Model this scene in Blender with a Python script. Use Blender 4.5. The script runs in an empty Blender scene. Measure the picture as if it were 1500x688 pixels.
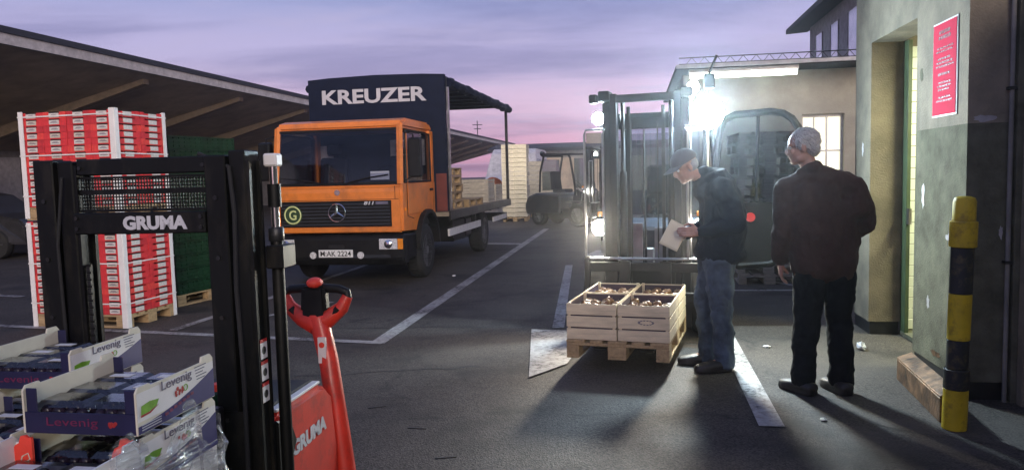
import bpy, bmesh, math, random
from mathutils import Vector, Matrix, Euler
random.seed(7)
R = math.radians
SC = bpy.context.scene
COL = SC.collection

# ------------------------------------------------------------------ camera
cam = bpy.data.cameras.new('camera'); cam_o = bpy.data.objects.new('camera', cam); COL.objects.link(cam_o)
cam.sensor_width = 36.0; cam.lens = 36.0 * 1100 / 1500; cam.clip_start = 0.05; cam.clip_end = 3000
pitch = math.atan(88 / 1100.0)
cam_o.location = (0, 0, 1.55)
cam_o.rotation_euler = (Euler((R(90) - pitch, 0, 0)).to_matrix() @ Matrix.Rotation(-R(1.5), 3, 'Z')).to_euler()
SC.camera = cam_o

# ------------------------------------------------------------------ world: dusk sky with thin lavender cloud
SUN_EL, SUN_AZ = R(11), R(165)          # low twilight glow behind the camera
W = bpy.data.worlds.new('World'); SC.world = W; W.use_nodes = True
wn, wl = W.node_tree.nodes, W.node_tree.links
wn.clear()
def WN(t, **k):
    n = wn.new(t)
    for a, b in k.items(): setattr(n, a, b)
    return n
def ramp(node, pts, interp='EASE'):
    cr = node.color_ramp; cr.interpolation = interp
    while len(cr.elements) > 1: cr.elements.remove(cr.elements[-1])
    cr.elements[0].position = pts[0][0]; cr.elements[0].color = (*pts[0][1], 1)
    for p, c in pts[1:]:
        e = cr.elements.new(p); e.color = (*c, 1)
out = WN('ShaderNodeOutputWorld'); bg = WN('ShaderNodeBackground')
tc = WN('ShaderNodeTexCoord'); sep = WN('ShaderNodeSeparateXYZ')
wl.new(tc.outputs['Generated'], sep.inputs[0])
grad = WN('ShaderNodeValToRGB')
ramp(grad, [(0.0, (0.70, 0.40, 0.56)), (0.03, (0.86, 0.46, 0.68)), (0.085, (0.84, 0.60, 0.86)), (0.16, (0.55, 0.50, 0.84)), (0.26, (0.27, 0.35, 0.70)), (1.0, (0.17, 0.23, 0.50))])
wl.new(sep.outputs['Z'], grad.inputs['Fac'])
# clouds: noise on the ray projected on a high layer, so the bands flatten towards the horizon
dz = WN('ShaderNodeMath', operation='MAXIMUM'); wl.new(sep.outputs['Z'], dz.inputs[0]); dz.inputs[1].default_value = 0.0
dz2 = WN('ShaderNodeMath', operation='ADD'); wl.new(dz.outputs[0], dz2.inputs[0]); dz2.inputs[1].default_value = 0.09
dv = WN('ShaderNodeVectorMath', operation='DIVIDE'); wl.new(tc.outputs['Generated'], dv.inputs[0])
cmb = WN('ShaderNodeCombineXYZ')
for i in range(3): wl.new(dz2.outputs[0], cmb.inputs[i])
wl.new(cmb.outputs[0], dv.inputs[1])
mp = WN('ShaderNodeMapping'); mp.inputs['Rotation'].default_value = (0, 0, R(-28)); mp.inputs['Scale'].default_value = (0.30, 0.55, 0.0)
wl.new(dv.outputs[0], mp.inputs['Vector'])
nz = WN('ShaderNodeTexNoise'); nz.inputs['Scale'].default_value = 1.5; nz.inputs['Detail'].default_value = 7; nz.inputs['Roughness'].default_value = 0.58; nz.inputs['Distortion'].default_value = 0.5
wl.new(mp.outputs[0], nz.inputs['Vector'])
cr = WN('ShaderNodeValToRGB'); ramp(cr, [(0.42, (0, 0, 0)), (0.66, (0.9, 0.9, 0.9))])
wl.new(nz.outputs['Fac'], cr.inputs['Fac'])
ccol = WN('ShaderNodeValToRGB')
ramp(ccol, [(0.0, (0.38, 0.24, 0.40)), (0.06, (0.50, 0.32, 0.56)), (0.14, (0.31, 0.29, 0.58)), (0.28, (0.20, 0.25, 0.56)), (1.0, (0.15, 0.19, 0.43))])
wl.new(sep.outputs['Z'], ccol.inputs['Fac'])
mx = WN('ShaderNodeMix', data_type='RGBA'); wl.new(cr.outputs['Color'], mx.inputs['Factor'])
wl.new(grad.outputs['Color'], mx.inputs['A']); wl.new(ccol.outputs['Color'], mx.inputs['B'])
# fine bright wisps
nz2 = WN('ShaderNodeTexNoise'); nz2.inputs['Scale'].default_value = 4.2; nz2.inputs['Detail'].default_value = 8; nz2.inputs['Roughness'].default_value = 0.6
wl.new(mp.outputs[0], nz2.inputs['Vector'])
cr2 = WN('ShaderNodeValToRGB'); ramp(cr2, [(0.46, (0, 0, 0)), (0.75, (0.55, 0.55, 0.55))]); wl.new(nz2.outputs['Fac'], cr2.inputs['Fac'])
mx2 = WN('ShaderNodeMix', data_type='RGBA'); wl.new(cr2.outputs['Color'], mx2.inputs['Factor']); wl.new(mx.outputs['Result'], mx2.inputs['A']); mx2.inputs['B'].default_value = (0.56, 0.50, 0.78, 1)
sky = WN('ShaderNodeTexSky', sky_type='NISHITA'); sky.sun_disc = False; sky.sun_elevation = R(1.0); sky.sun_rotation = SUN_AZ
skm = WN('ShaderNodeMix', data_type='RGBA', blend_type='ADD'); skm.inputs['Factor'].default_value = 0.05
wl.new(mx2.outputs['Result'], skm.inputs['A']); wl.new(sky.outputs[0], skm.inputs['B'])
wl.new(skm.outputs['Result'], bg.inputs['Color']); bg.inputs['Strength'].default_value = 0.86
wl.new(bg.outputs[0], out.inputs['Surface'])

sun = bpy.data.lights.new('sun', 'SUN'); sun.energy = 3.0; sun.angle = R(30); sun.color = (1.0, 0.86, 0.74)
sun_o = bpy.data.objects.new('sun', sun); COL.objects.link(sun_o)
sd = Vector((math.sin(SUN_AZ) * math.cos(SUN_EL), math.cos(SUN_AZ) * math.cos(SUN_EL), math.sin(SUN_EL)))
sun_o.rotation_euler = sd.to_track_quat('Z', 'Y').to_euler()
vs = SC.view_settings; vs.view_transform = 'Standard'; vs.look = 'None'; vs.exposure = 0.0; vs.gamma = 1.0; vs.use_curve_mapping = False
SC.cycles.use_denoising = True
SC.cycles.max_bounces = 6; SC.cycles.diffuse_bounces = 3; SC.cycles.glossy_bounces = 3; SC.cycles.transparent_max_bounces = 12; SC.cycles.transmission_bounces = 4
SC.cycles.sample_clamp_indirect = 4.0; SC.cycles.caustics_reflective = False; SC.cycles.caustics_refractive = False

# ------------------------------------------------------------------ yard frame (the yard runs 9.5 degrees off the view)
YA = R(9.5)
def Yd(t, s, z=0.0):
    return Vector((t * math.cos(YA) + s * math.sin(YA), -t * math.sin(YA) + s * math.cos(YA), z))

# ------------------------------------------------------------------ materials
def mat(name, col, rough=0.6, metal=0.0, var=0.18, scale=6.0, bump=0.0, bscale=60.0, dirt=None, dirt_amt=0.5, dscale=2.5, spec=0.5, col2=None, coat=0.0, stretch=None):
    m = bpy.data.materials.new(name); m.use_nodes = True
    nt = m.node_tree; n = nt.nodes; l = nt.links; b = n['Principled BSDF']
    b.inputs['Roughness'].default_value = rough; b.inputs['Metallic'].default_value = metal
    b.inputs['Specular IOR Level'].default_value = spec; b.inputs['Coat Weight'].default_value = coat
    t = n.new('ShaderNodeTexCoord'); v = t.outputs['Object']
    if stretch:
        mpn = n.new('ShaderNodeMapping'); mpn.inputs['Scale'].default_value = stretch; l.new(v, mpn.inputs['Vector']); v = mpn.outputs[0]
    nz = n.new('ShaderNodeTexNoise'); nz.inputs['Scale'].default_value = scale; nz.inputs['Detail'].default_value = 6; nz.inputs['Roughness'].default_value = 0.62
    l.new(v, nz.inputs['Vector'])
    c2 = col2 or tuple(max(0, c * (1 - var * 1.6)) for c in col); c1 = col if col2 else tuple(min(1, c * (1 + var)) for c in col)
    rp = n.new('ShaderNodeValToRGB'); ramp(rp, [(0.3, c2), (0.68, c1)], 'LINEAR'); l.new(nz.outputs['Fac'], rp.inputs['Fac'])
    last = rp.outputs['Color']
    if dirt:
        d = n.new('ShaderNodeTexNoise'); d.inputs['Scale'].default_value = dscale; d.inputs['Detail'].default_value = 8; d.inputs['Roughness'].default_value = 0.7
        l.new(v, d.inputs['Vector'])
        dr = n.new('ShaderNodeValToRGB'); ramp(dr, [(0.5, (0, 0, 0)), (0.72, (dirt_amt,) * 3)], 'LINEAR'); l.new(d.outputs['Fac'], dr.inputs['Fac'])
        mxn = n.new('ShaderNodeMix'); mxn.data_type = 'RGBA'; l.new(dr.outputs['Color'], mxn.inputs['Factor']); l.new(last, mxn.inputs['A']); mxn.inputs['B'].default_value = (*dirt, 1)
        last = mxn.outputs['Result']
    l.new(last, b.inputs['Base Color'])
    rr = n.new('ShaderNodeMapRange'); rr.inputs['To Min'].default_value = max(0.03, rough - 0.10); rr.inputs['To Max'].default_value = min(1, rough + 0.12)
    l.new(nz.outputs['Fac'], rr.inputs['Value']); l.new(rr.outputs[0], b.inputs['Roughness'])
    if bump:
        bn = n.new('ShaderNodeTexNoise'); bn.inputs['Scale'].default_value = bscale; bn.inputs['Detail'].default_value = 4; l.new(v, bn.inputs['Vector'])
        bp = n.new('ShaderNodeBump'); bp.inputs['Strength'].default_value = bump; bp.inputs['Distance'].default_value = 0.01
        l.new(bn.outputs['Fac'], bp.inputs['Height']); l.new(bp.outputs[0], b.inputs['Normal'])
    return m
def emit(name, col, strength):
    m = bpy.data.materials.new(name); m.use_nodes = True; n = m.node_tree.nodes; l = m.node_tree.links
    b = n['Principled BSDF']; b.inputs['Base Color'].default_value = (0.8, 0.8, 0.8, 1)
    b.inputs['Emission Color'].default_value = (*col, 1); b.inputs['Emission Strength'].default_value = strength
    return m
def glass(name, tint=(0.75, 0.8, 0.85), rough=0.02, refl=1.0):
    m = bpy.data.materials.new(name); m.use_nodes = True; nt = m.node_tree; n = nt.nodes; l = nt.links
    n.remove(n['Principled BSDF']); o = n['Material Output']
    tr = n.new('ShaderNodeBsdfTransparent'); tr.inputs['Color'].default_value = (*tint, 1)
    gl = n.new('ShaderNodeBsdfGlossy'); gl.inputs['Roughness'].default_value = rough
    fr = n.new('ShaderNodeFresnel'); fr.inputs['IOR'].default_value = 1.5
    nzn = n.new('ShaderNodeTexNoise'); nzn.inputs['Scale'].default_value = 3; nzn.inputs['Detail'].default_value = 5
    ma = n.new('ShaderNodeMath'); ma.operation = 'MULTIPLY'; l.new(fr.outputs[0], ma.inputs[0]); ma.inputs[1].default_value = refl
    mb = n.new('ShaderNodeMath'); mb.operation = 'MULTIPLY_ADD'; l.new(nzn.outputs['Fac'], mb.inputs[0]); mb.inputs[1].default_value = 0.04; l.new(ma.outputs[0], mb.inputs[2])
    ms = n.new('ShaderNodeMixShader'); l.new(mb.outputs[0], ms.inputs[0]); l.new(tr.outputs[0], ms.inputs[1]); l.new(gl.outputs[0], ms.inputs[2]); l.new(ms.outputs[0], o.inputs['Surface'])
    return m

M = {}
M['black'] = mat('black_paint', (0.009, 0.009, 0.010), 0.5, var=0.3, bump=0.05, dirt=(0.035, 0.03, 0.026), dirt_amt=0.3, dscale=5, spec=0.22)
M['mast_black'] = mat('mast_black', (0.0035, 0.004, 0.004), 0.5, var=0.3, bump=0.08, bscale=25, dirt=(0.035, 0.030, 0.022), dirt_amt=0.6, dscale=11, spec=0.25, stretch=(1, 1, 0.35))
M['rubber'] = mat('tyre_rubber', (0.014, 0.014, 0.015), 0.85, bump=0.2, dirt=(0.05, 0.045, 0.04), dirt_amt=0.4)
M['steel'] = mat('steel', (0.42, 0.42, 0.43), 0.32, 1.0, bump=0.06)
M['chrome'] = mat('chrome', (0.75, 0.75, 0.77), 0.12, 1.0, var=0.05)
M['rim'] = mat('rim_grey', (0.25, 0.25, 0.26), 0.5, 0.5, dirt=(0.06, 0.05, 0.04))
M['darksteel'] = mat('dark_steel', (0.035, 0.036, 0.038), 0.4, 0.6, bump=0.06, dirt=(0.07, 0.05, 0.035), dirt_amt=0.4)
M['fldark'] = mat('forklift_mast', (0.010, 0.011, 0.014), 0.5, 0.0, bump=0.06, dirt=(0.03, 0.024, 0.018), dirt_amt=0.4, dscale=6, spec=0.3)
M['flgrey'] = mat('forklift_grey', (0.02, 0.022, 0.027), 0.45, 0.1, bump=0.05, dirt=(0.09, 0.075, 0.06), dirt_amt=0.4)
M['flblue'] = mat('forklift_blue', (0.014, 0.020, 0.034), 0.4, 0.05, bump=0.04, dirt=(0.08, 0.07, 0.06), dirt_amt=0.35)
M['red'] = mat('stacker_red', (0.62, 0.035, 0.018), 0.42, var=0.12, coat=0.15, bump=0.05, bscale=12, dirt=(0.10, 0.03, 0.025), dirt_amt=0.75, dscale=7)
M['orange'] = mat('truck_orange', (0.72, 0.21, 0.035), 0.38, var=0.07, coat=0.12, bump=0.04, bscale=5, dirt=(0.26, 0.10, 0.04), dirt_amt=0.7, dscale=2.2)
M['navy'] = mat('navy_tarp', (0.009, 0.013, 0.030), 0.75, var=0.15, bump=0.25, bscale=4, spec=0.12)
M['letter'] = mat('letter_grey', (0.50, 0.50, 0.53), 0.6, var=0.06)
M['white'] = mat('white_paint', (0.72, 0.70, 0.68), 0.55, var=0.08, dirt=(0.35, 0.32, 0.28), dirt_amt=0.3)
M['card'] = mat('white_card', (0.74, 0.72, 0.70), 0.8, var=0.06, dirt=(0.5, 0.44, 0.38), dirt_amt=0.3)
M['cream'] = mat('cream_card', (0.66, 0.62, 0.50), 0.8, var=0.08)
M['cred'] = mat('carton_red', (0.62, 0.035, 0.04), 0.55, var=0.14, scale=30)
M['cpink'] = mat('carton_pink', (0.55, 0.03, 0.09), 0.55, var=0.14, scale=30)
M['labelgrey'] = mat('label_grey', (0.60, 0.56, 0.52), 0.7, var=0.12, scale=60)
M['darkslot'] = mat('dark_slot', (0.015, 0.012, 0.012), 0.9)
M['wood'] = mat('pallet_wood', (0.42, 0.29, 0.15), 0.8, var=0.28, scale=5, bump=0.15, bscale=40, dirt=(0.13, 0.10, 0.07), dirt_amt=0.5, stretch=(6, 1, 6))
M['wood2'] = mat('crate_wood', (0.70, 0.58, 0.40), 0.75, var=0.16, scale=4, bump=0.1, bscale=40, stretch=(1, 8, 8))
M['wood3'] = mat('grey_wood', (0.30, 0.25, 0.19), 0.85, var=0.25, scale=5, bump=0.15, stretch=(1, 6, 6))
M['green'] = mat('crate_green', (0.006, 0.034, 0.013), 0.4, var=0.3)
M['liner'] = mat('purple_liner', (0.05, 0.025, 0.045), 0.7)
M['apple'] = mat('apple', (0.24, 0.14, 0.045), 0.45, var=0.3, scale=14, col2=(0.14, 0.035, 0.02))
M['yellow'] = mat('bollard_yellow', (0.60, 0.42, 0.01), 0.55, var=0.15, bump=0.15, bscale=30, dirt=(0.10, 0.06, 0.02), dirt_amt=0.75, dscale=13)
M['bblack'] = mat('bollard_black', (0.014, 0.014, 0.014), 0.55, bump=0.15, bscale=30, dirt=(0.20, 0.15, 0.04), dirt_amt=0.5, dscale=16)
M['poster'] = mat('poster_red', (0.55, 0.045, 0.085), 0.9, var=0.06, spec=0.08)
M['ink'] = mat('ink', (0.16, 0.012, 0.025), 0.6)
M['render'] = mat('wall_render', (0.23, 0.195, 0.14), 0.92, var=0.25, scale=3, bump=0.7, bscale=70, dirt=(0.13, 0.11, 0.09), dirt_amt=0.6, dscale=1.6)
M['dado'] = mat('wall_dado', (0.125, 0.122, 0.085), 0.9, var=0.3, scale=4, bump=0.6, bscale=70, dirt=(0.22, 0.20, 0.15), dirt_amt=0.4, dscale=3.5, spec=0.12)
M['render2'] = mat('far_render', (0.36, 0.34, 0.28), 0.92, var=0.14, scale=2, bump=0.5, bscale=50, dirt=(0.17, 0.15, 0.12), dirt_amt=0.5, dscale=0.9)
M['rust'] = mat('rusty_plate', (0.17, 0.10, 0.055), 0.5, 0.6, var=0.6, scale=10, bump=0.4, bscale=30, dirt=(0.05, 0.03, 0.02), dirt_amt=0.8, dscale=6)
M['dgreen'] = mat('door_green', (0.055, 0.085, 0.04), 0.5, dirt=(0.10, 0.11, 0.05), dirt_amt=0.4)
M['tile'] = mat('white_tile', (0.74, 0.76, 0.66), 0.22, var=0.05)
M['roofdark'] = mat('roof_dark', (0.018, 0.019, 0.025), 0.8)
M['soffit'] = mat('soffit_brown', (0.42, 0.34, 0.25), 0.85, var=0.2, scale=1.2, bump=0.3, bscale=12, dirt=(0.25, 0.20, 0.14), dirt_amt=0.5, dscale=0.5)
M['beam'] = mat('beam_brown', (0.22, 0.17, 0.12), 0.85)
M['fascia'] = mat('fascia_pale', (0.42, 0.40, 0.40), 0.7, dirt=(0.2, 0.18, 0.17), dirt_amt=0.4, dscale=0.8)
M['hallwall'] = mat('hall_wall', (0.22, 0.21, 0.19), 0.9, dirt=(0.12, 0.11, 0.1))
M['upper'] = mat('upper_wall', (0.27, 0.25, 0.27), 0.9)
M['pane'] = mat('dim_pane', (0.75, 0.76, 0.80), 0.15, 0.75, var=0.1, scale=2)
M['lit'] = emit('lit_pane', (1.0, 0.96, 0.62), 0.95)
M['tube'] = emit('tube_light', (0.95, 1.0, 0.90), 11.0)
M['room'] = emit('room_lamp', (0.98, 1.0, 0.66), 190.0)
M['lamp_big'] = emit('work_lamp_bright', (0.68, 0.88, 1.0), 950.0)
M['lamp_mid'] = emit('work_lamp', (0.70, 0.89, 1.0), 600.0)
M['lamp_low'] = emit('headlamp_lit', (1.0, 0.90, 0.72), 1300.0)
M['lamp_far'] = emit('far_lamp', (1.0, 0.96, 0.84), 300.0)
M['lamp_far2'] = emit('far_rear_lamp', (1.0, 0.90, 0.70), 1400.0)
M['lens'] = mat('lamp_glass', (0.88, 0.88, 0.86), 0.2, 0.25, var=0.3, scale=40)
M['amber'] = mat('amber_lens', (0.85, 0.27, 0.02), 0.25)
M['plate'] = mat('plate_white', (0.75, 0.75, 0.73), 0.5, var=0.03)
M['ptext'] = mat('plate_black', (0.01, 0.01, 0.01), 0.6)
M['badge'] = mat('badge_green', (0.02, 0.05, 0.02), 0.6)
M['badgey'] = mat('badge_yellow', (0.62, 0.68, 0.30), 0.5)
M['glass'] = glass('window_glass', (0.62, 0.66, 0.72))
M['glass_dark'] = glass('windscreen_glass', (0.72, 0.74, 0.80), refl=0.30)
M['glass_door'] = glass('door_glass', (0.70, 0.76, 0.80), refl=0.45)
M['cabin'] = mat('cabin_dark', (0.02, 0.022, 0.03), 0.8)
M['cab_reflection'] = mat('pale_reflection', (0.75, 0.68, 0.60), 0.8)  # pale tone stands in for a reflection in the truck cab
M['jacket_blue'] = mat('jacket_blue', (0.009, 0.013, 0.026), 0.85, bump=0.25, bscale=90, spec=0.2)
M['jacket_brown'] = mat('jacket_brown', (0.062, 0.032, 0.024), 0.85, bump=0.25, bscale=90, spec=0.2)
M['jeans'] = mat('jeans', (0.070, 0.098, 0.140), 0.9, var=0.4, scale=5, bump=0.2, bscale=120)
M['trousers'] = mat('dark_trousers', (0.007, 0.0075, 0.010), 0.9, var=0.3, spec=0.15)
M['skin'] = mat('skin', (0.42, 0.23, 0.17), 0.55, var=0.12, scale=20)
M['hair'] = mat('grey_hair', (0.27, 0.26, 0.25), 0.7, var=0.2, scale=120)
M['hair_light'] = mat('light_hair', (0.62, 0.60, 0.57), 0.6, var=0.25, scale=90)
M['cap'] = mat('cap_grey', (0.13, 0.13, 0.14), 0.85, bump=0.2, bscale=200)
M['shoe'] = mat('shoe', (0.020, 0.016, 0.014), 0.5)
M['paper'] = mat('paper', (0.70, 0.66, 0.50), 0.8, var=0.04)
M['stickerw'] = mat('sticker_white', (0.70, 0.68, 0.66), 0.5, var=0.05)
M['stickerr'] = mat('sticker_red', (0.50, 0.03, 0.03), 0.5)
M['tailred'] = mat('dull_red', (0.14, 0.025, 0.018), 0.6)
M['boxblue'] = mat('box_blue', (0.028, 0.022, 0.13), 0.5, var=0.15)
M['boxnavy'] = mat('box_navy', (0.012, 0.012, 0.055), 0.5, var=0.2)
M['magenta'] = mat('print_magenta', (0.16, 0.012, 0.06), 0.6)
M['printgrey'] = mat('print_grey', (0.12, 0.11, 0.16), 0.6)
M['printgreen'] = mat('print_green', (0.16, 0.36, 0.02), 0.5, var=0.3, scale=20)
M['berry'] = mat('print_berry', (0.35, 0.02, 0.02), 0.5)
M['redtab'] = mat('red_tab', (0.80, 0.06, 0.035), 0.55)
M['punnet'] = glass('punnet_plastic', (0.62, 0.62, 0.66), 0.12, 1.6)
M['fruit'] = mat('dark_grapes', (0.022, 0.014, 0.03), 0.35, var=0.5, scale=50)
M['orange_tarp'] = mat('orange_tarp', (0.55, 0.14, 0.04), 0.7)
M['carsilver'] = mat('car_grey', (0.05, 0.05, 0.055), 0.35, 0.4)
M['vanyellow'] = mat('van_yellow', (0.30, 0.22, 0.035), 0.5)
M['vanwhite'] = mat('van_white', (0.62, 0.60, 0.60), 0.4)
M['farcrate'] = mat('far_crate', (0.55, 0.50, 0.40), 0.8, var=0.18, scale=9, dirt=(0.3, 0.26, 0.2), dirt_amt=0.3)

def ground_material():
    m = bpy.data.materials.new('asphalt'); m.use_nodes = True; nt = m.node_tree; n = nt.nodes; l = nt.links; b = n['Principled BSDF']
    t = n.new('ShaderNodeTexCoord'); v = t.outputs['Object']
    def noise(s, d=6, r=0.6):
        x = n.new('ShaderNodeTexNoise'); x.inputs['Scale'].default_value = s; x.inputs['Detail'].default_value = d; x.inputs['Roughness'].default_value = r; l.new(v, x.inputs['Vector']); return x
    def rp(src, pts):
        x = n.new('ShaderNodeValToRGB'); ramp(x, pts, 'LINEAR'); l.new(src, x.inputs['Fac']); return x.outputs['Color']
    def mix(f, a, bb, mode='MIX'):
        x = n.new('ShaderNodeMix'); x.data_type = 'RGBA'; x.blend_type = mode
        if hasattr(f, 'default_value'): l.new(f, x.inputs['Factor'])
        else: x.inputs['Factor'].default_value = f
        for k, q in (('A', a), ('B', bb)):
            if isinstance(q, tuple): x.inputs[k].default_value = (*q, 1)
            else: l.new(q, x.inputs[k])
        return x.outputs['Result']
    big = noise(0.35, 6, 0.65); mid = noise(2.2, 8, 0.7); fine = noise(160, 3, 0.6)
    base = rp(big.outputs['Fac'], [(0.3, (0.042, 0.035, 0.030)), (0.7, (0.074, 0.062, 0.052))])
    base = mix(rp(mid.outputs['Fac'], [(0.45, (0, 0, 0)), (0.75, (0.7, 0.7, 0.7))]), base, (0.038, 0.033, 0.029))
    vo = n.new('ShaderNodeTexVoronoi'); vo.inputs['Scale'].default_value = 105; l.new(v, vo.inputs['Vector'])
    agg = rp(vo.outputs['Color'], [(0.12, (0.25, 0.25, 0.25)), (0.9, (2.2, 2.2, 2.2))])
    base = mix(0.75, base, agg, 'MULTIPLY')
    # cracks and tar seams
    wv = noise(0.9, 5); vm = n.new('ShaderNodeVectorMath'); vm.operation = 'MULTIPLY_ADD'; l.new(wv.outputs['Color'], vm.inputs[0]); vm.inputs[1].default_value = (1.4, 1.4, 0); l.new(v, vm.inputs[2])
    ck = n.new('ShaderNodeTexVoronoi'); ck.feature = 'DISTANCE_TO_EDGE'; ck.inputs['Scale'].default_value = 0.32; l.new(vm.outputs[0], ck.inputs['Vector'])
    ckm = rp(ck.outputs['Distance'], [(0.0, (0.8, 0.8, 0.8)), (0.010, (0, 0, 0))])
    brk = rp(mid.outputs['Fac'], [(0.42, (0, 0, 0)), (0.55, (1, 1, 1))])
    base = mix(mix(1.0, ckm, brk, 'MULTIPLY'), base, (0.015, 0.015, 0.015))
    # oil stains
    st = noise(0.8, 4); base = mix(rp(st.outputs['Fac'], [(0.53, (0, 0, 0)), (0.64, (0.8, 0.8, 0.8))]), base, (0.026, 0.023, 0.021))
    st2 = noise(0.55, 7, 0.7); base = mix(rp(st2.outputs['Fac'], [(0.52, (0, 0, 0)), (0.60, (0.6, 0.6, 0.6))]), base, (0.098, 0.084, 0.072))
    l.new(base, b.inputs['Base Color'])
    rr = n.new('ShaderNodeMapRange'); b.inputs['Specular IOR Level'].default_value = 0.28; rr.inputs['To Min'].default_value = 0.55; rr.inputs['To Max'].default_value = 0.9; l.new(mid.outputs['Fac'], rr.inputs['Value']); l.new(rr.outputs[0], b.inputs['Roughness'])
    bp = n.new('ShaderNodeBump'); bp.inputs['Strength'].default_value = 0.5; bp.inputs['Distance'].default_value = 0.005
    hs = n.new('ShaderNodeMath'); hs.operation = 'ADD'; l.new(vo.outputs['Distance'], hs.inputs[0]); l.new(mid.outputs['Fac'], hs.inputs[1])
    l.new(hs.outputs[0], bp.inputs['Height']); l.new(bp.outputs[0], b.inputs['Normal'])
    return m
def paint_material():
    m = bpy.data.materials.new('worn_road_paint'); m.use_nodes = True; nt = m.node_tree; n = nt.nodes; l = nt.links; b = n['Principled BSDF']
    t = n.new('ShaderNodeTexCoord'); v = t.outputs['Object']
    a = n.new('ShaderNodeTexNoise'); a.inputs['Scale'].default_value = 22; a.inputs['Detail'].default_value = 8; a.inputs['Roughness'].default_value = 0.75; l.new(v, a.inputs['Vector'])
    a2 = n.new('ShaderNodeTexNoise'); a2.inputs['Scale'].default_value = 1.8; a2.inputs['Detail'].default_value = 5; l.new(v, a2.inputs['Vector'])
    ad = n.new('ShaderNodeMath'); ad.operation = 'MULTIPLY_ADD'; l.new(a2.outputs['Fac'], ad.inputs[0]); ad.inputs[1].default_value = 0.6; l.new(a.outputs['Fac'], ad.inputs[2])
    r_ = n.new('ShaderNodeValToRGB'); ramp(r_, [(0.66, (0.44, 0.42, 0.40)), (0.80, (0.30, 0.28, 0.26)), (0.875, (0.22, 0.20, 0.19)), (0.90, (0.065, 0.060, 0.055))], 'LINEAR'); l.new(ad.outputs[0], r_.inputs['Fac'])
    l.new(r_.outputs['Color'], b.inputs['Base Color']); b.inputs['Roughness'].default_value = 0.6
    bp = n.new('ShaderNodeBump'); bp.inputs['Strength'].default_value = 0.3; bp.inputs['Distance'].default_value = 0.004; l.new(a.outputs['Fac'], bp.inputs['Height']); l.new(bp.outputs[0], b.inputs['Normal'])
    return m
M['seam'] = mat('tar_seam', (0.016, 0.015, 0.015), 0.6)
M['cred2'] = mat('carton_red_dark', (0.50, 0.028, 0.035), 0.6, var=0.18, scale=22); M['cred3'] = mat('carton_red_light', (0.70, 0.055, 0.045), 0.55, var=0.14, scale=26); M['label2'] = mat('label_warm', (0.54, 0.48, 0.40), 0.7, var=0.16, scale=50)
M['patch'] = mat('asphalt_patch', (0.042, 0.037, 0.033), 0.75, var=0.35, scale=90, bump=0.4, bscale=220, dirt=(0.085, 0.072, 0.06), dirt_amt=0.6, dscale=3)
M['asphalt'] = ground_material(); M['paint'] = paint_material()
def film_material():
    m = bpy.data.materials.new('stretch_film'); m.use_nodes = True; nt = m.node_tree; n = nt.nodes; l = nt.links
    n.remove(n['Principled BSDF']); o = n['Material Output']
    tr = n.new('ShaderNodeBsdfTransparent'); tr.inputs['Color'].default_value = (0.92, 0.93, 0.94, 1)
    gl = n.new('ShaderNodeBsdfGlossy'); gl.inputs['Roughness'].default_value = 0.18
    df = n.new('ShaderNodeBsdfDiffuse'); df.inputs['Color'].default_value = (0.7, 0.72, 0.72, 1)
    t = n.new('ShaderNodeTexCoord'); mpn = n.new('ShaderNodeMapping'); mpn.inputs['Rotation'].default_value = (R(38), 0, R(0)); mpn.inputs['Scale'].default_value = (8, 5, 70)
    l.new(t.outputs['Object'], mpn.inputs['Vector'])
    nzn = n.new('ShaderNodeTexNoise'); nzn.inputs['Scale'].default_value = 1.0; nzn.inputs['Detail'].default_value = 6; nzn.inputs['Distortion'].default_value = 0.8; l.new(mpn.outputs[0], nzn.inputs['Vector'])
    bp = n.new('ShaderNodeBump'); bp.inputs['Strength'].default_value = 1.0; bp.inputs['Distance'].default_value = 0.02; l.new(nzn.outputs['Fac'], bp.inputs['Height'])
    l.new(bp.outputs[0], gl.inputs['Normal']); l.new(bp.outputs[0], df.inputs['Normal'])
    ra = n.new('ShaderNodeValToRGB'); ramp(ra, [(0.40, (0.10,) * 3), (0.62, (0.55,) * 3)], 'LINEAR'); l.new(nzn.outputs['Fac'], ra.inputs['Fac'])
    m1 = n.new('ShaderNodeMixShader'); m1.inputs[0].default_value = 0.55; l.new(df.outputs[0], m1.inputs[1]); l.new(gl.outputs[0], m1.inputs[2])
    m2 = n.new('ShaderNodeMixShader'); l.new(ra.outputs['Color'], m2.inputs[0]); l.new(tr.outputs[0], m2.inputs[1]); l.new(m1.outputs[0], m2.inputs[2]); l.new(m2.outputs[0], o.inputs['Surface'])
    return m
M['film'] = film_material()

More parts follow.
